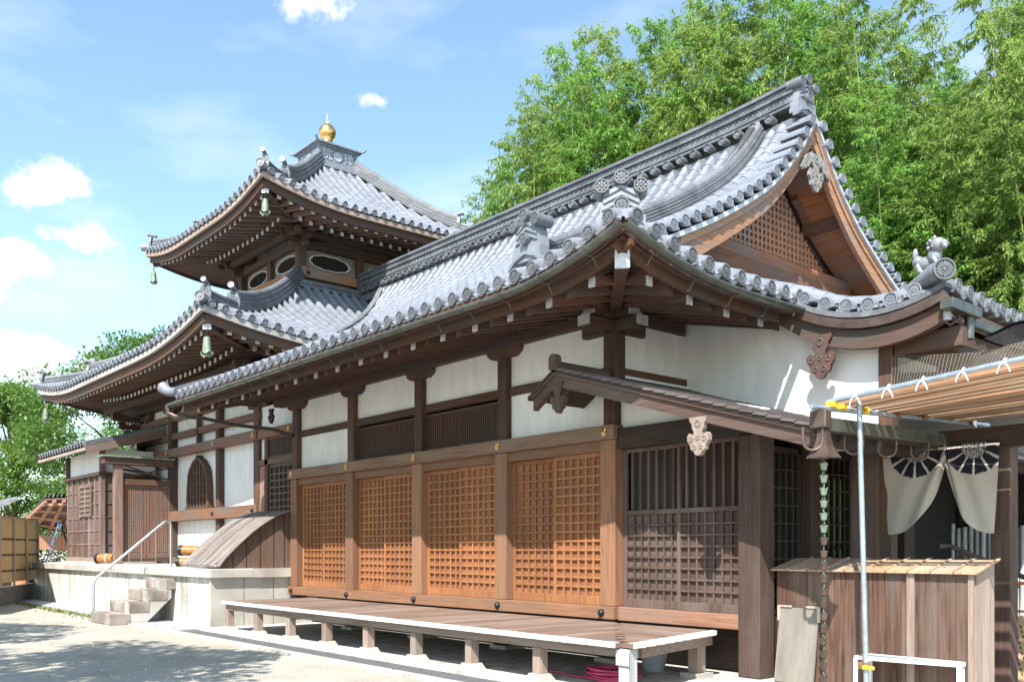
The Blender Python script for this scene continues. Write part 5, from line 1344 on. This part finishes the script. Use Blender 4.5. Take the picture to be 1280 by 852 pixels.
mb = MB(); mb.beam((2.58, -.03, .06), (2.58, .085, .84), .46, .02, (0, 1, 0)); part('panel', mb, simple('ply', (.19, .172, .15), .8, var=.2, scale=3, stretch=(3, 3, .5)), pb)
for sx in (-1, 1):
    mb = MB(); mb.box(2.58+sx*.235-.015, 2.58+sx*.235+.015, .055, .07, .7, .86); mb.box(2.58+sx*.16-.08, 2.58+sx*.16+.08, .06, .072, .845, .865); part('bracket', mb, wood('cleat', 'Z', (.5, .42, .33)), pb)
# rain hopper and chain
rc = thing('rain_chain', (3.42, -1.05, 2.6), 'rain chain of small metal cups hanging below a flared copper hopper at the gutter corner', 'rain chain')
cx0, cy0 = 3.52, -1.02
mb = MB(); rows = []
for s, z in ((.04, 2.53), (.045, 2.46), (.06, 2.38), (.085, 2.32), (.11, 2.28)): rows.append([(cx0-s, cy0-s, z), (cx0+s, cy0-s, z), (cx0+s, cy0+s, z), (cx0-s, cy0+s, z)])
mb.sweep(rows, True, False)
for k in range(8):
    for sx, ax in ((-1, 0), (-1, 1)):
        q = -.11+.0275*k+.01375
        pt = [(cx0+q-.0137, cy0-.11, 2.28), (cx0+q, cy0-.11, 2.266), (cx0+q+.0137, cy0-.11, 2.28)] if ax == 0 else [(cx0+.11, cy0+q-.0137, 2.28), (cx0+.11, cy0+q, 2.266), (cx0+.11, cy0+q+.0137, 2.28)]
        mb.add(pt, [(0, 1, 2)])
part('hopper', mb, COPPER, rc)
mb = MB(); mb.sweep([[(cx0+r*math.cos(k*math.pi/4), cy0+r*math.sin(k*math.pi/4), z+(.012*(k % 2) if z > .03 else 0)) for k in range(8)] for r, z in ((.012, -.03), (.024, -.022), (.03, .012), (.038, .034))], True, False)
mb.v = [(x-cx0, y-cy0, z) for x, y, z in mb.v]
lk = MB(); lk.tube([(.012*math.cos(q), 0, .052+.024*math.sin(q)) for q in [.7*i for i in range(10)]], .0035, 5)
c0_ = None
for k in range(20):
    z = 2.19-.112*k; m_ = VERDI if k < 6 else COPPER
    if c0_ is None: c0_ = local('chain_cup', mb, VERDI, rc, (cx0, cy0, z), (0, 0, 0)); l0 = local('chain_link', lk, VERDI, rc, (cx0, cy0, z), (0, 0, 0)); continue
    if k == 6: c0_ = local('chain_cup', mb, COPPER, rc, (cx0, cy0, z), (0, 0, .3)); dup(l0, rc, (cx0, cy0, z)); continue
    dup(c0_, rc, (cx0, cy0, z), (0, 0, .4*k)); dup(l0, rc, (cx0, cy0, z), (0, 0, 1.2*k))
# scaffold: pipes, couplers, battens tied with cord
sf = thing('scaffold_canopy', (3.9, -.6, 0), 'temporary canopy of galvanised pipes and brown battens tied with white cord', 'canopy')
def pipe(nm, a, b, r=.024, m=PIPE): mb = MB(); mb.tube([a, b], r, 12); return part(nm, mb, m, sf)
pipe('pipe', (3.93, -1.02, .05), (3.80, -.80, 2.73)) if False else None
pipe('pipe', (3.715, -.62, .0), (3.66, -.66, 2.80))
pipe('pipe', (3.50, -1.2, 2.72), (3.5, 2.5, 2.88))
pipe('pipe', (3.45, -.86, 2.80), (6.2, -.86, 3.02), .023)
pipe('pipe', (3.56, 2.0, 2.9), (3.56, 2.0, 2.6))
bt = [(-.76+.175*k, 2.79+.005*k, 2.90-.001*k) for k in range(16)]
for i, (y, z0, z1) in enumerate(bt):
    mb = MB(); sl = (z1-z0)/1.6; mb.beam((3.46, y, z0+.02), (6.3, y, z0+.02+sl*2.84), .035+.07*((i*7) % 5)/4+(.07 if i > 4 else 0), (.07, .04, .06, .04, .05, .05)[i % 6]); part('batten', mb, wood('batten', 'X', (.27, .155, .09), grey=(.38, .3, .21)), sf)  # extra battens, rear ones widened, shaped to shade the entrance curtain
for i, x in enumerate((3.75, 4.05, 4.35, 4.68, 5.0)):
    z = 2.8+.08*(x-3.45); mb = MB(); mb.tube([(x, -.86+.034*math.cos(q), z+.034*math.sin(q)) for q in [.7*k for k in range(10)]], .006, 5)
    for s in (-1, 1): mb.tube([(x, -.895, z), (x+.03*s, -.905, z-.03), (x+.05*s, -.9, z-.085)], .006, 5)
    part('cord_knot', mb, ROPE, sf)
for (x, y, z) in ((3.5, -.86, 2.77), (3.52, -.72, 2.76), (3.5, 2.0, 2.87), (3.5, -.28, 2.77), (3.5, .35, 2.80), (3.5, .9, 2.82)):
    mb = MB(); mb.lathe([(.045, -.03), (.05, -.02), (.05, .02), (.045, .03)], (x, y, z), 12); mb.box(x-.02, x+.06, y-.06, y-.03, z-.02, z+.02); part('coupler', mb, YELLOW if z < 2.775 else RUST, sf)
mb = MB(); mb.lathe([(.03, -.03), (.034, 0), (.03, .03)], (3.708, -.623, .40), 12); mb.box(3.65, 3.69, -.66, -.59, .37, .43); part('coupler', mb, RUST, sf)
mb = MB(); mb.tube([(3.70, -.66, .385), (3.80, -.655, .385)], [.022, .016], 10); part('yellow_cap', mb, YELLOW, sf)
# netting and tarpaulin slung between the canopy and the pipes
nt_ = MB(); U, V = 60, 20
def netp(u, v):
    a = Vector((2.97, 1.3, 3.60)).lerp(Vector((5.2, 1.3, 3.72)), u); b = Vector((3.0, 1.15, 3.0)).lerp(Vector((5.2, .6, 3.35)), u)
    p = a.lerp(b, v); p.z -= .1*math.sin(math.pi*u*1.0)*(1-v)*1.6; p.y += .03*math.sin(u*19+v*3); return p
for i in range(U+1): nt_.tube([netp(i/U, v/8) for v in range(9)], .0022, 3, caps=False)
for j in range(V+1): nt_.tube([netp(u/30, j/V) for u in range(31)], .0022, 3, caps=False)
tag(part('safety_net', nt_, simple('net_cord', (.32, .29, .25), .8)), 'fine mesh net slung under the side canopy roof above the pipes', 'net')
mb = MB(); mb.sweep([[(x, y, 3.66+.04*math.sin(x*9+k)-.02*k) for k, y in enumerate((1.15, 1.5, 1.9))] for x in frange(4.0, 4.7, 12)], False, True)
mb.sweep([[(x, y, z-.03) for x, y, z in [(x, y, 3.66+.04*math.sin(x*9+k)-.02*k) for k, y in enumerate((1.15, 1.5, 1.9))]] for x in frange(4.0, 4.7, 12)], False, True)
tag(part('tarpaulin', mb, TARP), 'crumpled dark tarpaulin lying behind the net under the canopy', 'tarpaulin')
mb = MB(); mb.tube([(3.9+.09*k, 2.3, 2.98+.02*math.sin(k*2.1)) for k in range(14)], [.07+.025*math.sin(k*1.7) for k in range(14)], 10); tag(part('rolled_cloth', mb, CANVAS), 'bundled grey cloth lying on the beam behind the battens', 'cloth')
# aluminium bench
bn = thing('metal_bench', (3.8, .05, 0), 'low white metal bench frame in front of the board enclosure', 'bench')
B0, B1, B2, B3 = (3.36, -.18), (4.28, -.04), (4.25, .10), (3.38, .08); bz = .41
for a, b in ((B0, B1), (B1, (4.27, .095)), ((4.27, .095), (3.35, .095)), ((3.35, .095), B0)):
    mb = MB(); mb.beam((*a, bz), (*b, bz), .03, .035); part('frame_rail', mb, simple('white_alu', (.7, .72, .75), .4), bn)
for p in (B0, B1, (4.26, .085), (3.37, .085)):
    mb = MB(); mb.box(p[0]-.014, p[0]+.014, p[1]-.014, p[1]+.014, .046, bz); part('leg', mb, simple('white_alu', (.7, .72, .75), .4), bn)
mb = MB(); mb.add([(B0[0], B0[1], bz+.01), (B1[0], B1[1], bz+.01), (4.26, .09, bz+.01), (3.36, .09, bz+.01), (B0[0], B0[1], bz), (B1[0], B1[1], bz), (4.26, .09, bz), (3.36, .09, bz)], [(0, 1, 2, 3), (7, 6, 5, 4), (0, 4, 5, 1), (1, 5, 6, 2), (2, 6, 7, 3), (3, 7, 4, 0)]); part('mesh_seat', mb, simple('seat_mesh', (.22, .24, .26), .5), bn)
# noren
def noren(x_out, x_in, ztop, zout, zin, y, label, cxr, flip):
    mb = MB(); U, V = 90, 70; cols = []
    def zb(u): return zin+(zout-zin)*max(0, 1-u**2.5)**.8
    vs = []
    for i in range(U+1):
        u = i/U
        for j in range(V+1):
            v = j/V; x = x_out+(x_in-x_out)*(u+.10*v*(1-u)); z = ztop+(zb(u)-ztop)*v
            fold = math.sin((u*1.0+v*.75)*11)*.028*v*(u*1.3+.15)+.06*v*math.sin(u*2.6)
            vs.append((x, y-fold, z))
    fs = [(i*(V+1)+j, (i+1)*(V+1)+j, (i+1)*(V+1)+j+1, i*(V+1)+j+1) for i in range(U) for j in range(V)]
    mb.add(vs, fs, True)
    m, nt, b = newmat('noren_'+('left' if not flip else 'right'))
    at = N(nt, 'ShaderNodeAttribute'); at.attribute_name = 'dye'; L(nt, at.outputs['Color'], b.inputs['Base Color']); b.inputs['Roughness'].default_value = .95; b.inputs['Specular IOR Level'].default_value = .1
    o = part('noren_curtain', mb, m); tag(o, label, 'curtain', 'split entrance curtain with crests')
    ca = o.data.color_attributes.new('dye', 'FLOAT_COLOR', 'POINT')
    cz = ztop-.03
    for k, (px, py, pz) in enumerate(vs):
        dx, dz = (px-cxr)*1.0, pz-cz; r = math.hypot(dx, dz); a = math.atan2(dz, dx); c = (.44, .405, .365)
        k16 = (a/(2*math.pi)*12) % 1
        if r < .31*(1-.06*abs(math.sin(6*a))):
            if r > .13: c = (.02, .02, .03) if .09 < k16 < .91 else (.5, .48, .44)
            else: c = (.35, .34, .32) if int(r*60+3*math.sin(a*7)) % 2 else (.04, .04, .05)
        ca.data[k].color = (*c, 1)
    return o
noren(2.84, 3.55, 2.56, 1.62, 2.36, 1.33, 'left half of the pale crested entrance curtain, hem gathered up towards the middle split', 3.22, False)
noren(4.09, 3.56, 2.56, 1.62, 2.36, 1.33, 'right half of the pale crested entrance curtain, beside the post at the picture edge', 3.84, True)
# grey bamboo screen at the back of the entrance
bs = thing('bamboo_screen', (3.4, 5.2, .05), 'screen of upright grey bamboo canes seen behind the entrance curtain', 'bamboo screen')
random.seed(12); s0 = None
mb = MB(); mb.tube([(0, 0, 0), (0, 0, .45), (0, 0, .46), (0, 0, .47), (0, 0, .95), (0, 0, .96), (0, 0, .97), (0, 0, 1.75)], [.04, .04, .046, .04, .04, .046, .04, .038], 8)
for k in range(20):
    p = (1.9+.088*k, 5.2+random.uniform(-.02, .02), .05+random.uniform(-.05, .08)); s0 = local('cane', mb, BAMBOOG, bs, p, (0, 0, 0)) if s0 is None else dup(s0, bs, p, (0, 0, random.uniform(0, 6)))
mb = MB(); mb.tube([(1.86, 5.15, 1.0), (3.62, 5.15, 1.0)], .015, 6); part('binding', mb, BLACKM, bs)
# hand trucks and slatted board
def truck(x, y, rz, label):
    t = thing('hand_truck', (x, y, .05), label, 'hand truck', 'orange hand trucks parked by the entrance'); M_ = Matrix.Rotation(rz, 3, 'Z')
    def T(p): return tuple(Vector((x, y, .05))+M_@Vector(p))
    mb = MB(); mb.tube([T(p) for p in ((-.2, .1, .05), (-.2, .2, .9), (-.17, .22, .98), (-.1, .23, 1.02), (.1, .23, 1.02), (.17, .22, .98), (.2, .2, .9), (.2, .1, .05))], .018, 10); part('frame', mb, REDIRON, t)
    mb = MB()
    for z, yy in ((.3, .13), (.7, .18)): mb.tube([T((-.2, yy, z)), T((.2, yy, z))], .014, 8)
    part('crossbars', mb, REDIRON, t)
    mb = MB(); c = [T(p) for p in ((-.22, -.15, .02), (.22, -.15, .02), (.22, .1, .02), (-.22, .1, .02))]; mb.add(c+[(a, b, z+.01) for a, b, z in c], [(0, 1, 2, 3), (7, 6, 5, 4), (0, 4, 5, 1), (1, 5, 6, 2), (2, 6, 7, 3), (3, 7, 4, 0)]); part('toe_plate', mb, REDIRON, t)
    for s in (-1, 1): mb = MB(); mb.tube([T((s*.22, .2, .09)), T((s*.27, .2, .09))], .09, 16); part('wheel', mb, BLACKM, t)
truck(3.52, 2.05, R(65), 'orange tubular hand truck nearest the board enclosure')
truck(3.80, 2.55, R(20), 'orange tubular hand truck at the right edge behind the slatted board')
sb = thing('slatted_board', (4.0, 2.2, .05), 'pale board with rows of cut slots leaning on a hand truck', 'board')
mb = MB(); A_ = Vector((4.12, 1.95, .06)); B_ = Vector((3.93, 2.0, .72)); mb.beam(A_, B_, .26, .025, (.3, -1, 0)); part('panel', mb, wp('Z'), sb)
mb = MB(); d_ = (B_-A_).normalized(); nn = Vector((.3, -1, 0)); s_ = d_.cross(nn).normalized(); nn = s_.cross(d_).normalized()
for i in range(10):
    for j in range(4): p = A_+d_*(.08+.055*i)+s_*(-.08+.053*j)+nn*.0135; mb.beam(p-d_*.018, p+d_*.018, .012, .002, nn)
part('slots', mb, BLACKM, sb)

# ------------------------------------------------------------------ left background
fn = thing('bamboo_fence', (-20.5, -2.3, 0), 'tan bamboo-mat fence with knotted rails on a low dark wall', 'fence')
FA, FB = Vector((-18.6, -3.25, 0)), Vector((-22.1, -1.5, 0)); FA = FB+(FA-FB)*2.2
FU = (FB-FA).normalized(); FN = Vector((-FU.y, FU.x, 0)); 
if FN.dot(Vector((7.986, -8.51, 0))-FB) < 0: FN = -FN
FL = (FB-FA).length
mb = MB(); mb.beam(FA+Vector((0, 0, .24)), FB+Vector((0, 0, .24)), .2, .48); part('base_wall', mb, simple('dark_base', (.12, .115, .1), .9, var=.4), fn)
mb = MB(); mb.beam(FA+Vector((0, 0, 1.45)), FB+Vector((0, 0, 1.45)), .04, 1.72); part('mat_panel', mb, BAMBOOT, fn)
for z in (.9, 1.32, 1.74):
    mb = MB(); mb.tube([FA+FN*.035+Vector((0, 0, z)), FB+FN*.035+Vector((0, 0, z))], .014, 6); part('rail', mb, wd('X'), fn)
kn = MB(); kn.tube([(-.015, 0, .03), (.0, 0, -.01), (.015, 0, -.03)], .011, 6); q0 = None
for z in (.9, 1.32, 1.74):
    s = .12
    while s < FL: p = FB-FU*s+FN*.06+Vector((0, 0, z)); q0 = local('knot', kn, BLACKM, fn, p, (0, 0, 0)) if q0 is None else dup(q0, fn, p); s += .27
s = .0
while s < FL:
    p = FB-FU*s; mb = MB(); mb.tube([p+FN*.05+Vector((0, 0, .45)), p+FN*.05+Vector((0, 0, 2.33))], .035, 8); part('post', mb, wp('Z'), fn); s += 1.25
mb = MB(); mb.beam(FA+Vector((0, 0, 2.33)), FB+Vector((0, 0, 2.33)), .1, .05); part('top_rail', mb, wp('X'), fn)
# open shed with rafters showing
sh = thing('open_shed', (-24.5, 1.5, 0), 'small open shed with a reddish boarded roof seen from below, beyond the bamboo fence', 'shed')

SA, SB, SC, SD = Vector((-23.7, -.87, 3.02)), Vector((-21.5, -.33, 3.0)), Vector((-28.0, 1.25, 1.95)), Vector((-29.6, -.28, 2.42))
def sp_(u, v, dz=0): return SA.lerp(SB, u).lerp(SD.lerp(SC, u), v)+Vector((0, 0, dz))
q = [sp_(0, 0), sp_(1, 0), sp_(1, 1), sp_(0, 1)]
mb = MB(); mb.add(q+[p+Vector((0, 0, .05)) for p in q], [(3, 2, 1, 0), (4, 5, 6, 7), (0, 1, 5, 4), (1, 2, 6, 5), (2, 3, 7, 6), (3, 0, 4, 7)]); part('roof_boards', mb, wood('shed', 'X', (.16, .085, .06)), sh)
SHW = wood('shed2', 'Z', (.4, .17, .09))
for k in range(5): mb = MB(); mb.beam(sp_(k/4, -.02, -.06), sp_(k/4, 1.02, -.06), .08, .09); part('rafter', mb, SHW, sh)
for k in range(4): mb = MB(); mb.beam(sp_(-.02, (k+.15)/4, -.11), sp_(1.02, (k+.15)/4, -.11), .07, .07); part('purlin', mb, SHW, sh)
for u, v in ((.15, .75), (.95, .75)):
    p = sp_(u, v); mb = MB(); mb.box(p.x-.09, p.x+.09, p.y-.09, p.y+.09, 0, p.z-.1); part('post', mb, SHW, sh)
mb = MB(); a_, b_ = sp_(.15, .75), sp_(.95, .75); mb.beam((a_.x, a_.y, 1.75), (b_.x, b_.y, 1.65), .05, .5); part('wall_boards', mb, SHW, sh)
mb = MB()
for k in range(9):
    u = (k+.5)/9; tile_row(mb, [sp_(u, 1, .1), sp_(u, .5, .1), sp_(u, 0, .1)], (SB-SA), .32, .08, tl=.4)
part('roof_tiles', mb, TILED, sh)
ot = thing('neighbour_building', (-33, -2, 0), 'dark tiled roof corner peeping in at the left edge above the fence', 'building')
mb = MB(); mb.box(-34, -29.0, -1.6, .2, 0, 2.3); part('wall', mb, wd('Z'), ot); mb = MB(); x = -34.2
while x < -29.3: tile_row(mb, [(x, -2.3, 2.42), (x, -1.3, 2.85), (x, -.4, 3.3)], (1, 0, 0), .3, .08, tl=.4); x += .3
mb.box(-34.4, -29.2, -2.3, -.4, 2.3, 2.38); part('roof', mb, TILED, ot)
# ladder, crate, far green fence
la = thing('step_ladder', (-21.2, -1.0, 1.1), 'aluminium step ladder standing between the closet and the fence', 'ladder')
LX, LY, LH = -21.42, -1.15, 1.12
for q_ in (0, 1):
    mb = MB(); mb.beam((LX+.45*q_, LY-.25, 1.1), (LX+.06+.33*q_, LY+.08, 1.1+LH), .05, .03); part('stile', mb, BLUEP if q_ == 0 else STEEL, la)
    mb = MB(); mb.beam((LX+.45*q_, LY+.5, 1.1), (LX+.06+.33*q_, LY+.12, 1.1+LH+.05), .05, .04); part('rear_leg', mb, BLACKM, la)
mb = MB(); mb.box(LX+.02, LX+.45, LY+.06, LY+.16, 1.1+LH+.03, 1.1+LH+.09); part('top_cap', mb, BLACKM, la)
for k in range(4):
    t = .18+.24*k; mb = MB(); mb.box(LX+.06*t+.02, LX+.44-.06*t, LY-.25+.33*t-.04, LY-.25+.33*t+.04, 1.1+LH*t-.015, 1.1+LH*t+.015); part('tread', mb, STEEL, la)
gf = thing('mesh_fence', (-26, 3, 0), 'pale green metal railing fence far behind the shed', 'fence')
mb = MB(); mb.box(-30, -19, 5.95, 6.0, 1.9, 1.96); mb.box(-30, -19, 5.95, 6.0, .5, .56); part('rails', mb, simple('green_rail', (.2, .27, .24), .5), gf)
mb = MB()
p0 = None
for k in range(60):
    x = -29.9+.18*k; q = MB().box(-.012, .012, -.012, .012, 0, 1.9) if p0 is None else None
    p0 = local('picket', q, simple('green_rail', (.2, .27, .24), .5), gf, (x, 5.97, .1), (0, 0, 0)) if p0 is None else dup(p0, gf, (x, 5.97, .1))
tub = thing('wooden_tub', (-21.75, -2.0, 0), 'reddish tub and black sack at the platform corner by the fence', 'tub')
mb = MB(); mb.lathe([(.2, 0), (.24, .3), (.22, .55), (.1, .6)], (-21.75, -2.0, .0), 14); part('tub_body', mb, simple('terracotta', (.35, .14, .07), .8), tub)
mb = MB(); mb.lathe([(.1, 0), (.13, .25), (.12, .3)], (-21.55, -2.25, .0), 12); tag(part('pot', mb, WHITE), 'small white pot in front of the reddish tub', 'pot')
mb = MB(); mb.lathe([(.28, 0), (.3, .4), (.26, .75), (.12, .95)], (-22.0, -1.85, .0), 9); tag(part('sack', mb, BLACKM), 'black plastic sack slumped behind the reddish tub', 'sack')

# ------------------------------------------------------------------ VEGETATION
def leaf(mb, p, d, ln, wd_, up):
    """one pointed leaf, two faces folded a little along the midrib"""
    sd = d.cross(up); 
    if sd.length < 1e-3: sd = Vector((1, 0, 0))
    sd.normalize(); m = p+d*ln*.45; e = p+d*ln
    mb.v += [tuple(p), tuple(m+sd*wd_), tuple(e), tuple(m-sd*wd_)]; o = len(mb.v)-4
    mb.f.append([o, o+1, o+2, o+3]); mb.sm.append(False); mb.mi.append(0)
def rv(): 
    while True:
        v = Vector((random.uniform(-1, 1), random.uniform(-1, 1), random.uniform(-1, 1)))
        if .05 < v.length < 1: return v
def bamboo_meshes(H, seed, droop):
    random.seed(seed); fo = MB(); bend = random.uniform(.6, 1.5); ba = random.uniform(0, 6.28)
    def axis(z): t = z/H; q = bend*t**3; return Vector((q*math.cos(ba), q*math.sin(ba), z-.25*bend*t**4))
    cu = MB(); cu.tube([axis(H*i/14) for i in range(15)], [.055*(1-.93*i/14) for i in range(15)], 7)
    z = H*.13
    while z < H*.995:
        t = z/H; env = (1.95*math.sin(min(1, (1-t)*1.5+.10)*math.pi/2)*(.55+.45*min(1, t*2.2)))
        for b in range(3 if t < .85 else 2):
            a = random.uniform(0, 6.28); L_ = env*random.uniform(.6, 1.15)+.12; p = axis(z); el = random.uniform(.55, 1.05); d = Vector((math.cos(a)*math.cos(el), math.sin(a)*math.cos(el), math.sin(el)))
            n = max(4, int(L_/.13)); prev = p.copy(); brp = [p.copy()]
            for k in range(n):
                d = (d+Vector((0, 0, -droop*(.5+k/n)))+rv()*.10).normalized(); q = prev+d*(L_/n)
                if k > 0:
                    for tw in range(3):
                        td = (d+rv()*.9+Vector((0, 0, -.35))).normalized(); tp = q.copy()
                        ln = random.uniform(.12, .3); tip = tp+td*ln
                        for lf in range(random.randint(6, 8)):
                            ld = (td*.7+rv()*.75+Vector((0, 0, -.55))).normalized()
                            leaf(fo, tp.lerp(tip, random.uniform(.15, 1)), ld, random.uniform(.11, .20), random.uniform(.013, .021), Vector((0, 0, 1))+rv()*.5)
                prev = q; brp.append(q.copy())
            if b == 0: cu.tube(brp, [.010]+[.006]*(len(brp)-1), 3, caps=False)
        z += random.uniform(.20, .30)*(1 if t < .85 else .7)
    return cu, fo
BAM = []
for i, (dr, m_) in enumerate(((.16, BLEAF), (.10, BLEAF2), (.22, BLEAF), (.12, BLEAF2), (.19, BLEAF))):
    cu, fo = bamboo_meshes(16.0, 100+i, dr); BAM.append((cu.mesh('culm', CULM), fo.mesh('foliage', m_), m_))
def obj_of(nm, me, parent): o = bpy.data.objects.new(nm, me); COL.objects.link(o); o.parent = parent; return o
BL = [(-21.7, 14.1, 15.1), (-20.0, 13.9, 16.5), (-21.2, 15.8, 18.7), (-18.3, 14.7, 17.8), (-19.5, 16.3, 20.0), (-17.2, 15.7, 20.2), (-15.4, 14.6, 20.6), (-16.5, 16.9, 21.9), (-13.3, 14.6, 18.6), (-14.0, 16.2, 20.4), (-11.9, 14.6, 17.8), (-11.7, 15.9, 20.5), (-9.8, 13.9, 17.7), (-10.6, 16.0, 20.4), (-8.2, 14.1, 17.6), (-9.1, 16.2, 19.8), (-7.6, 15.0, 19.0), (-8.3, 17.0, 19.5), (-5.9, 15.1, 17.9), (-6.7, 17.2, 18.7), (-4.6, 15.1, 17.5), (-5.6, 17.3, 18.3), (-3.5, 14.9, 15.8), (-4.5, 18.2, 17.3), (-3.3, 16.7, 15.1), (-4.0, 19.1, 16.6), (-1.7, 15.5, 15.4), (-2.4, 17.9, 17.7), (-1.0, 15.0, 16.1), (-1.1, 17.7, 17.0), (-23.3, 18.1, 18.8), (-22.7, 20.2, 21.4), (-20.2, 20.1, 22.2), (-17.7, 20.0, 21.2), (-15.3, 19.6, 21.1), (-13.7, 19.8, 21.7), (-12.3, 20.4, 21.8), (-10.4, 20.6, 21.2), (-9.2, 20.6, 20.6), (-8.2, 22.0, 20.6), (-6.7, 21.9, 19.4), (-5.4, 21.8, 17.8), (-4.3, 22.0, 18.8), (-3.0, 21.7, 18.2), (-8.3, 12.8, 13.4), (-6.5, 12.9, 13.5), (-3.2, 13.1, 12.5), (-1.8, 13.1, 11.5), (-0.5, 12.9, 11.7), (0.2, 13.2, 11.8)]
random.seed(77)
BL += [(round(random.uniform(-19.5, 1), 1), round(random.uniform(12.9, 14.5), 1), round(random.uniform(9.5, 13.5), 1)) for _ in range(34)]
BL += [(-12.9, 15.2, 19.4), (-12.4, 17.0, 21.0), (-13.6, 17.6, 21.6), (-11.2, 14.9, 18.6), (-14.6, 15.6, 20.2), (-18.9, 17.4, 20.4), (-20.4, 17.8, 20.2)]
BL += [(-22.5, 13.6, 14.6), (-23.2, 15.4, 15.6), (-22.0, 12.9, 12.8), (-20.6, 13.2, 14.5), (-19.2, 13.4, 15.8), (-18.0, 13.3, 16.2), (-16.2, 13.2, 17.2), (-14.5, 13.4, 17.8)]
random.seed(31)
for i, (x, y, H) in enumerate(BL):
    v = BAM[i % 5] if x < -4 else BAM[(i*2+1) % 5]
    fresh = v[2] is BLEAF2
    t = thing('bamboo', (x, y, 0), ('tall bamboo with fresh green feathery foliage in the grove behind the hall' if fresh else 'tall bamboo with drooping yellowish-green leaf clusters in the grove behind the hall'), 'bamboo', 'fresh green bamboos behind the hall' if fresh else 'yellowish drooping bamboos behind the hall')
    sc_ = H/16.0; t.scale = (max(1, sc_*1.0), max(1, sc_*1.0), sc_); t.rotation_euler = (0, 0, random.uniform(0, 6.28))
    obj_of('culm', v[0], t); obj_of('foliage', v[1], t)
# low growth at the foot of the grove
mb = MB(); random.seed(44)
for i in range(26000):
    x = random.uniform(-26, 14); y = random.uniform(13, 16.5)+max(0, x)*.2; hh = 3.4+1.2*math.sin(x*1.3)+.7*math.sin(x*3.1+y)
    leaf(mb, Vector((x, y, random.random()**.7*hh)), rv().normalized(), random.uniform(.16, .3), random.uniform(.03, .05), Vector((0, 0, 1))+rv()*.4)
tag(struct('undergrowth', mb, BLEAF2, 'stuff'), 'leafy undergrowth at the foot of the bamboo grove', 'undergrowth')
g = MB(); rows = []
for x in frange(-60, 40, 25): rows.append([(x, y, z+.3*math.sin(x*.7+y)) for y, z in ((17, -.2), (21, 2.0), (27, 5.5), (36, 8.5), (60, 9))])
g.sweep(rows, False, True); struct('hillside', g, simple('hill_soil', (.06, .08, .03), .95, var=.5, scale=3))
# broadleaf trees
def broad_tree(H, Rr, seed, n, size, mat, low=.25):
    random.seed(seed); fo = MB(); tr = MB(); clumps = []
    tr.tube([(0, 0, 0), (.1, .05, H*.25), (-.05, .1, H*.5), (.05, 0, H*.8)], [.22, .17, .11, .04], 9)
    for k in range(34):
        z = H*(low+(1-low)*random.random()**.8); t = (z/H-low)/(1-low); rr = Rr*math.sqrt(max(.06, 1-(2*t-.9)**2*.95))*random.uniform(.35, 1.0); a = random.uniform(0, 6.28)
        c = Vector((rr*math.cos(a), rr*math.sin(a), z)); clumps.append((c, random.uniform(.5, 1.0)*Rr*.36))
        b0_ = Vector((0, .05, z*.62)); tr.tube([b0_, b0_.lerp(c, .5)+Vector((0, 0, .2)), c], [.06, .035, .012], 5, caps=False)
    for i in range(n):
        c, r = random.choice(clumps); d = rv().normalized(); p = c+Vector((d.x, d.y, d.z*.7))*r*random.uniform(.55, 1.08)
        leaf(fo, p, (d+rv()*.9+Vector((0, 0, -.3))).normalized(), size*random.uniform(.7, 1.3), size*.27, Vector((0, 0, 1))+rv()*.6)
    return tr, fo
def tree(x, y, H, Rr, seed, n, size, mat, label, low=.25):
    t = thing('broadleaf_tree', (x, y, 0), label, 'tree'); tr, fo = broad_tree(H, Rr, seed, n, size, mat, low)
    obj_of('trunk', tr.mesh('trunk', BARK), t); obj_of('crown', fo.mesh('crown', mat), t)
TL3 = leafmat('tree_leaf_yellow', (.06, .12, .015), (.2, .28, .05), .3)
tree(-36.4, .9, 8.0, 3.6, 51, 26000, .17, TLEAF, 'rounded green tree at the left edge above the bamboo-mat fence', .08)
tree(-30.6, 4.2, 9.6, 4.3, 52, 34000, .17, TLEAF, 'dense dark green tree under the far corner of the lower pagoda roof', .12)
tree(-37.5, 8.2, 12.0, 2.6, 53, 15000, .16, TLEAF2, 'slender bluish-green treetop showing above the lower pagoda roof', .3)
tree(-41, -2.5, 8.4, 3.2, 54, 14000, .18, TL3, 'yellowish green tree at the far left edge', .1)
tree(-45, 8, 8.5, 5.0, 55, 20000, .2, TLEAF, 'low green tree far behind the other trees on the left', .05)
tree(-1.6, -10.4, 8.2, 2.7, 56, 9000, .2, TLEAF, 'leafy tree outside the frame casting shade on the sand', .45)
tree(-7.5, -10.9, 8.0, 2.6, 57, 8000, .2, TLEAF, 'second leafy tree outside the frame, further from the viewer', .45)
tree(-13.5, -10.2, 7.0, 2.2, 58, 6000, .2, TLEAF, 'third leafy tree outside the frame, shading the sand by the steps', .45)
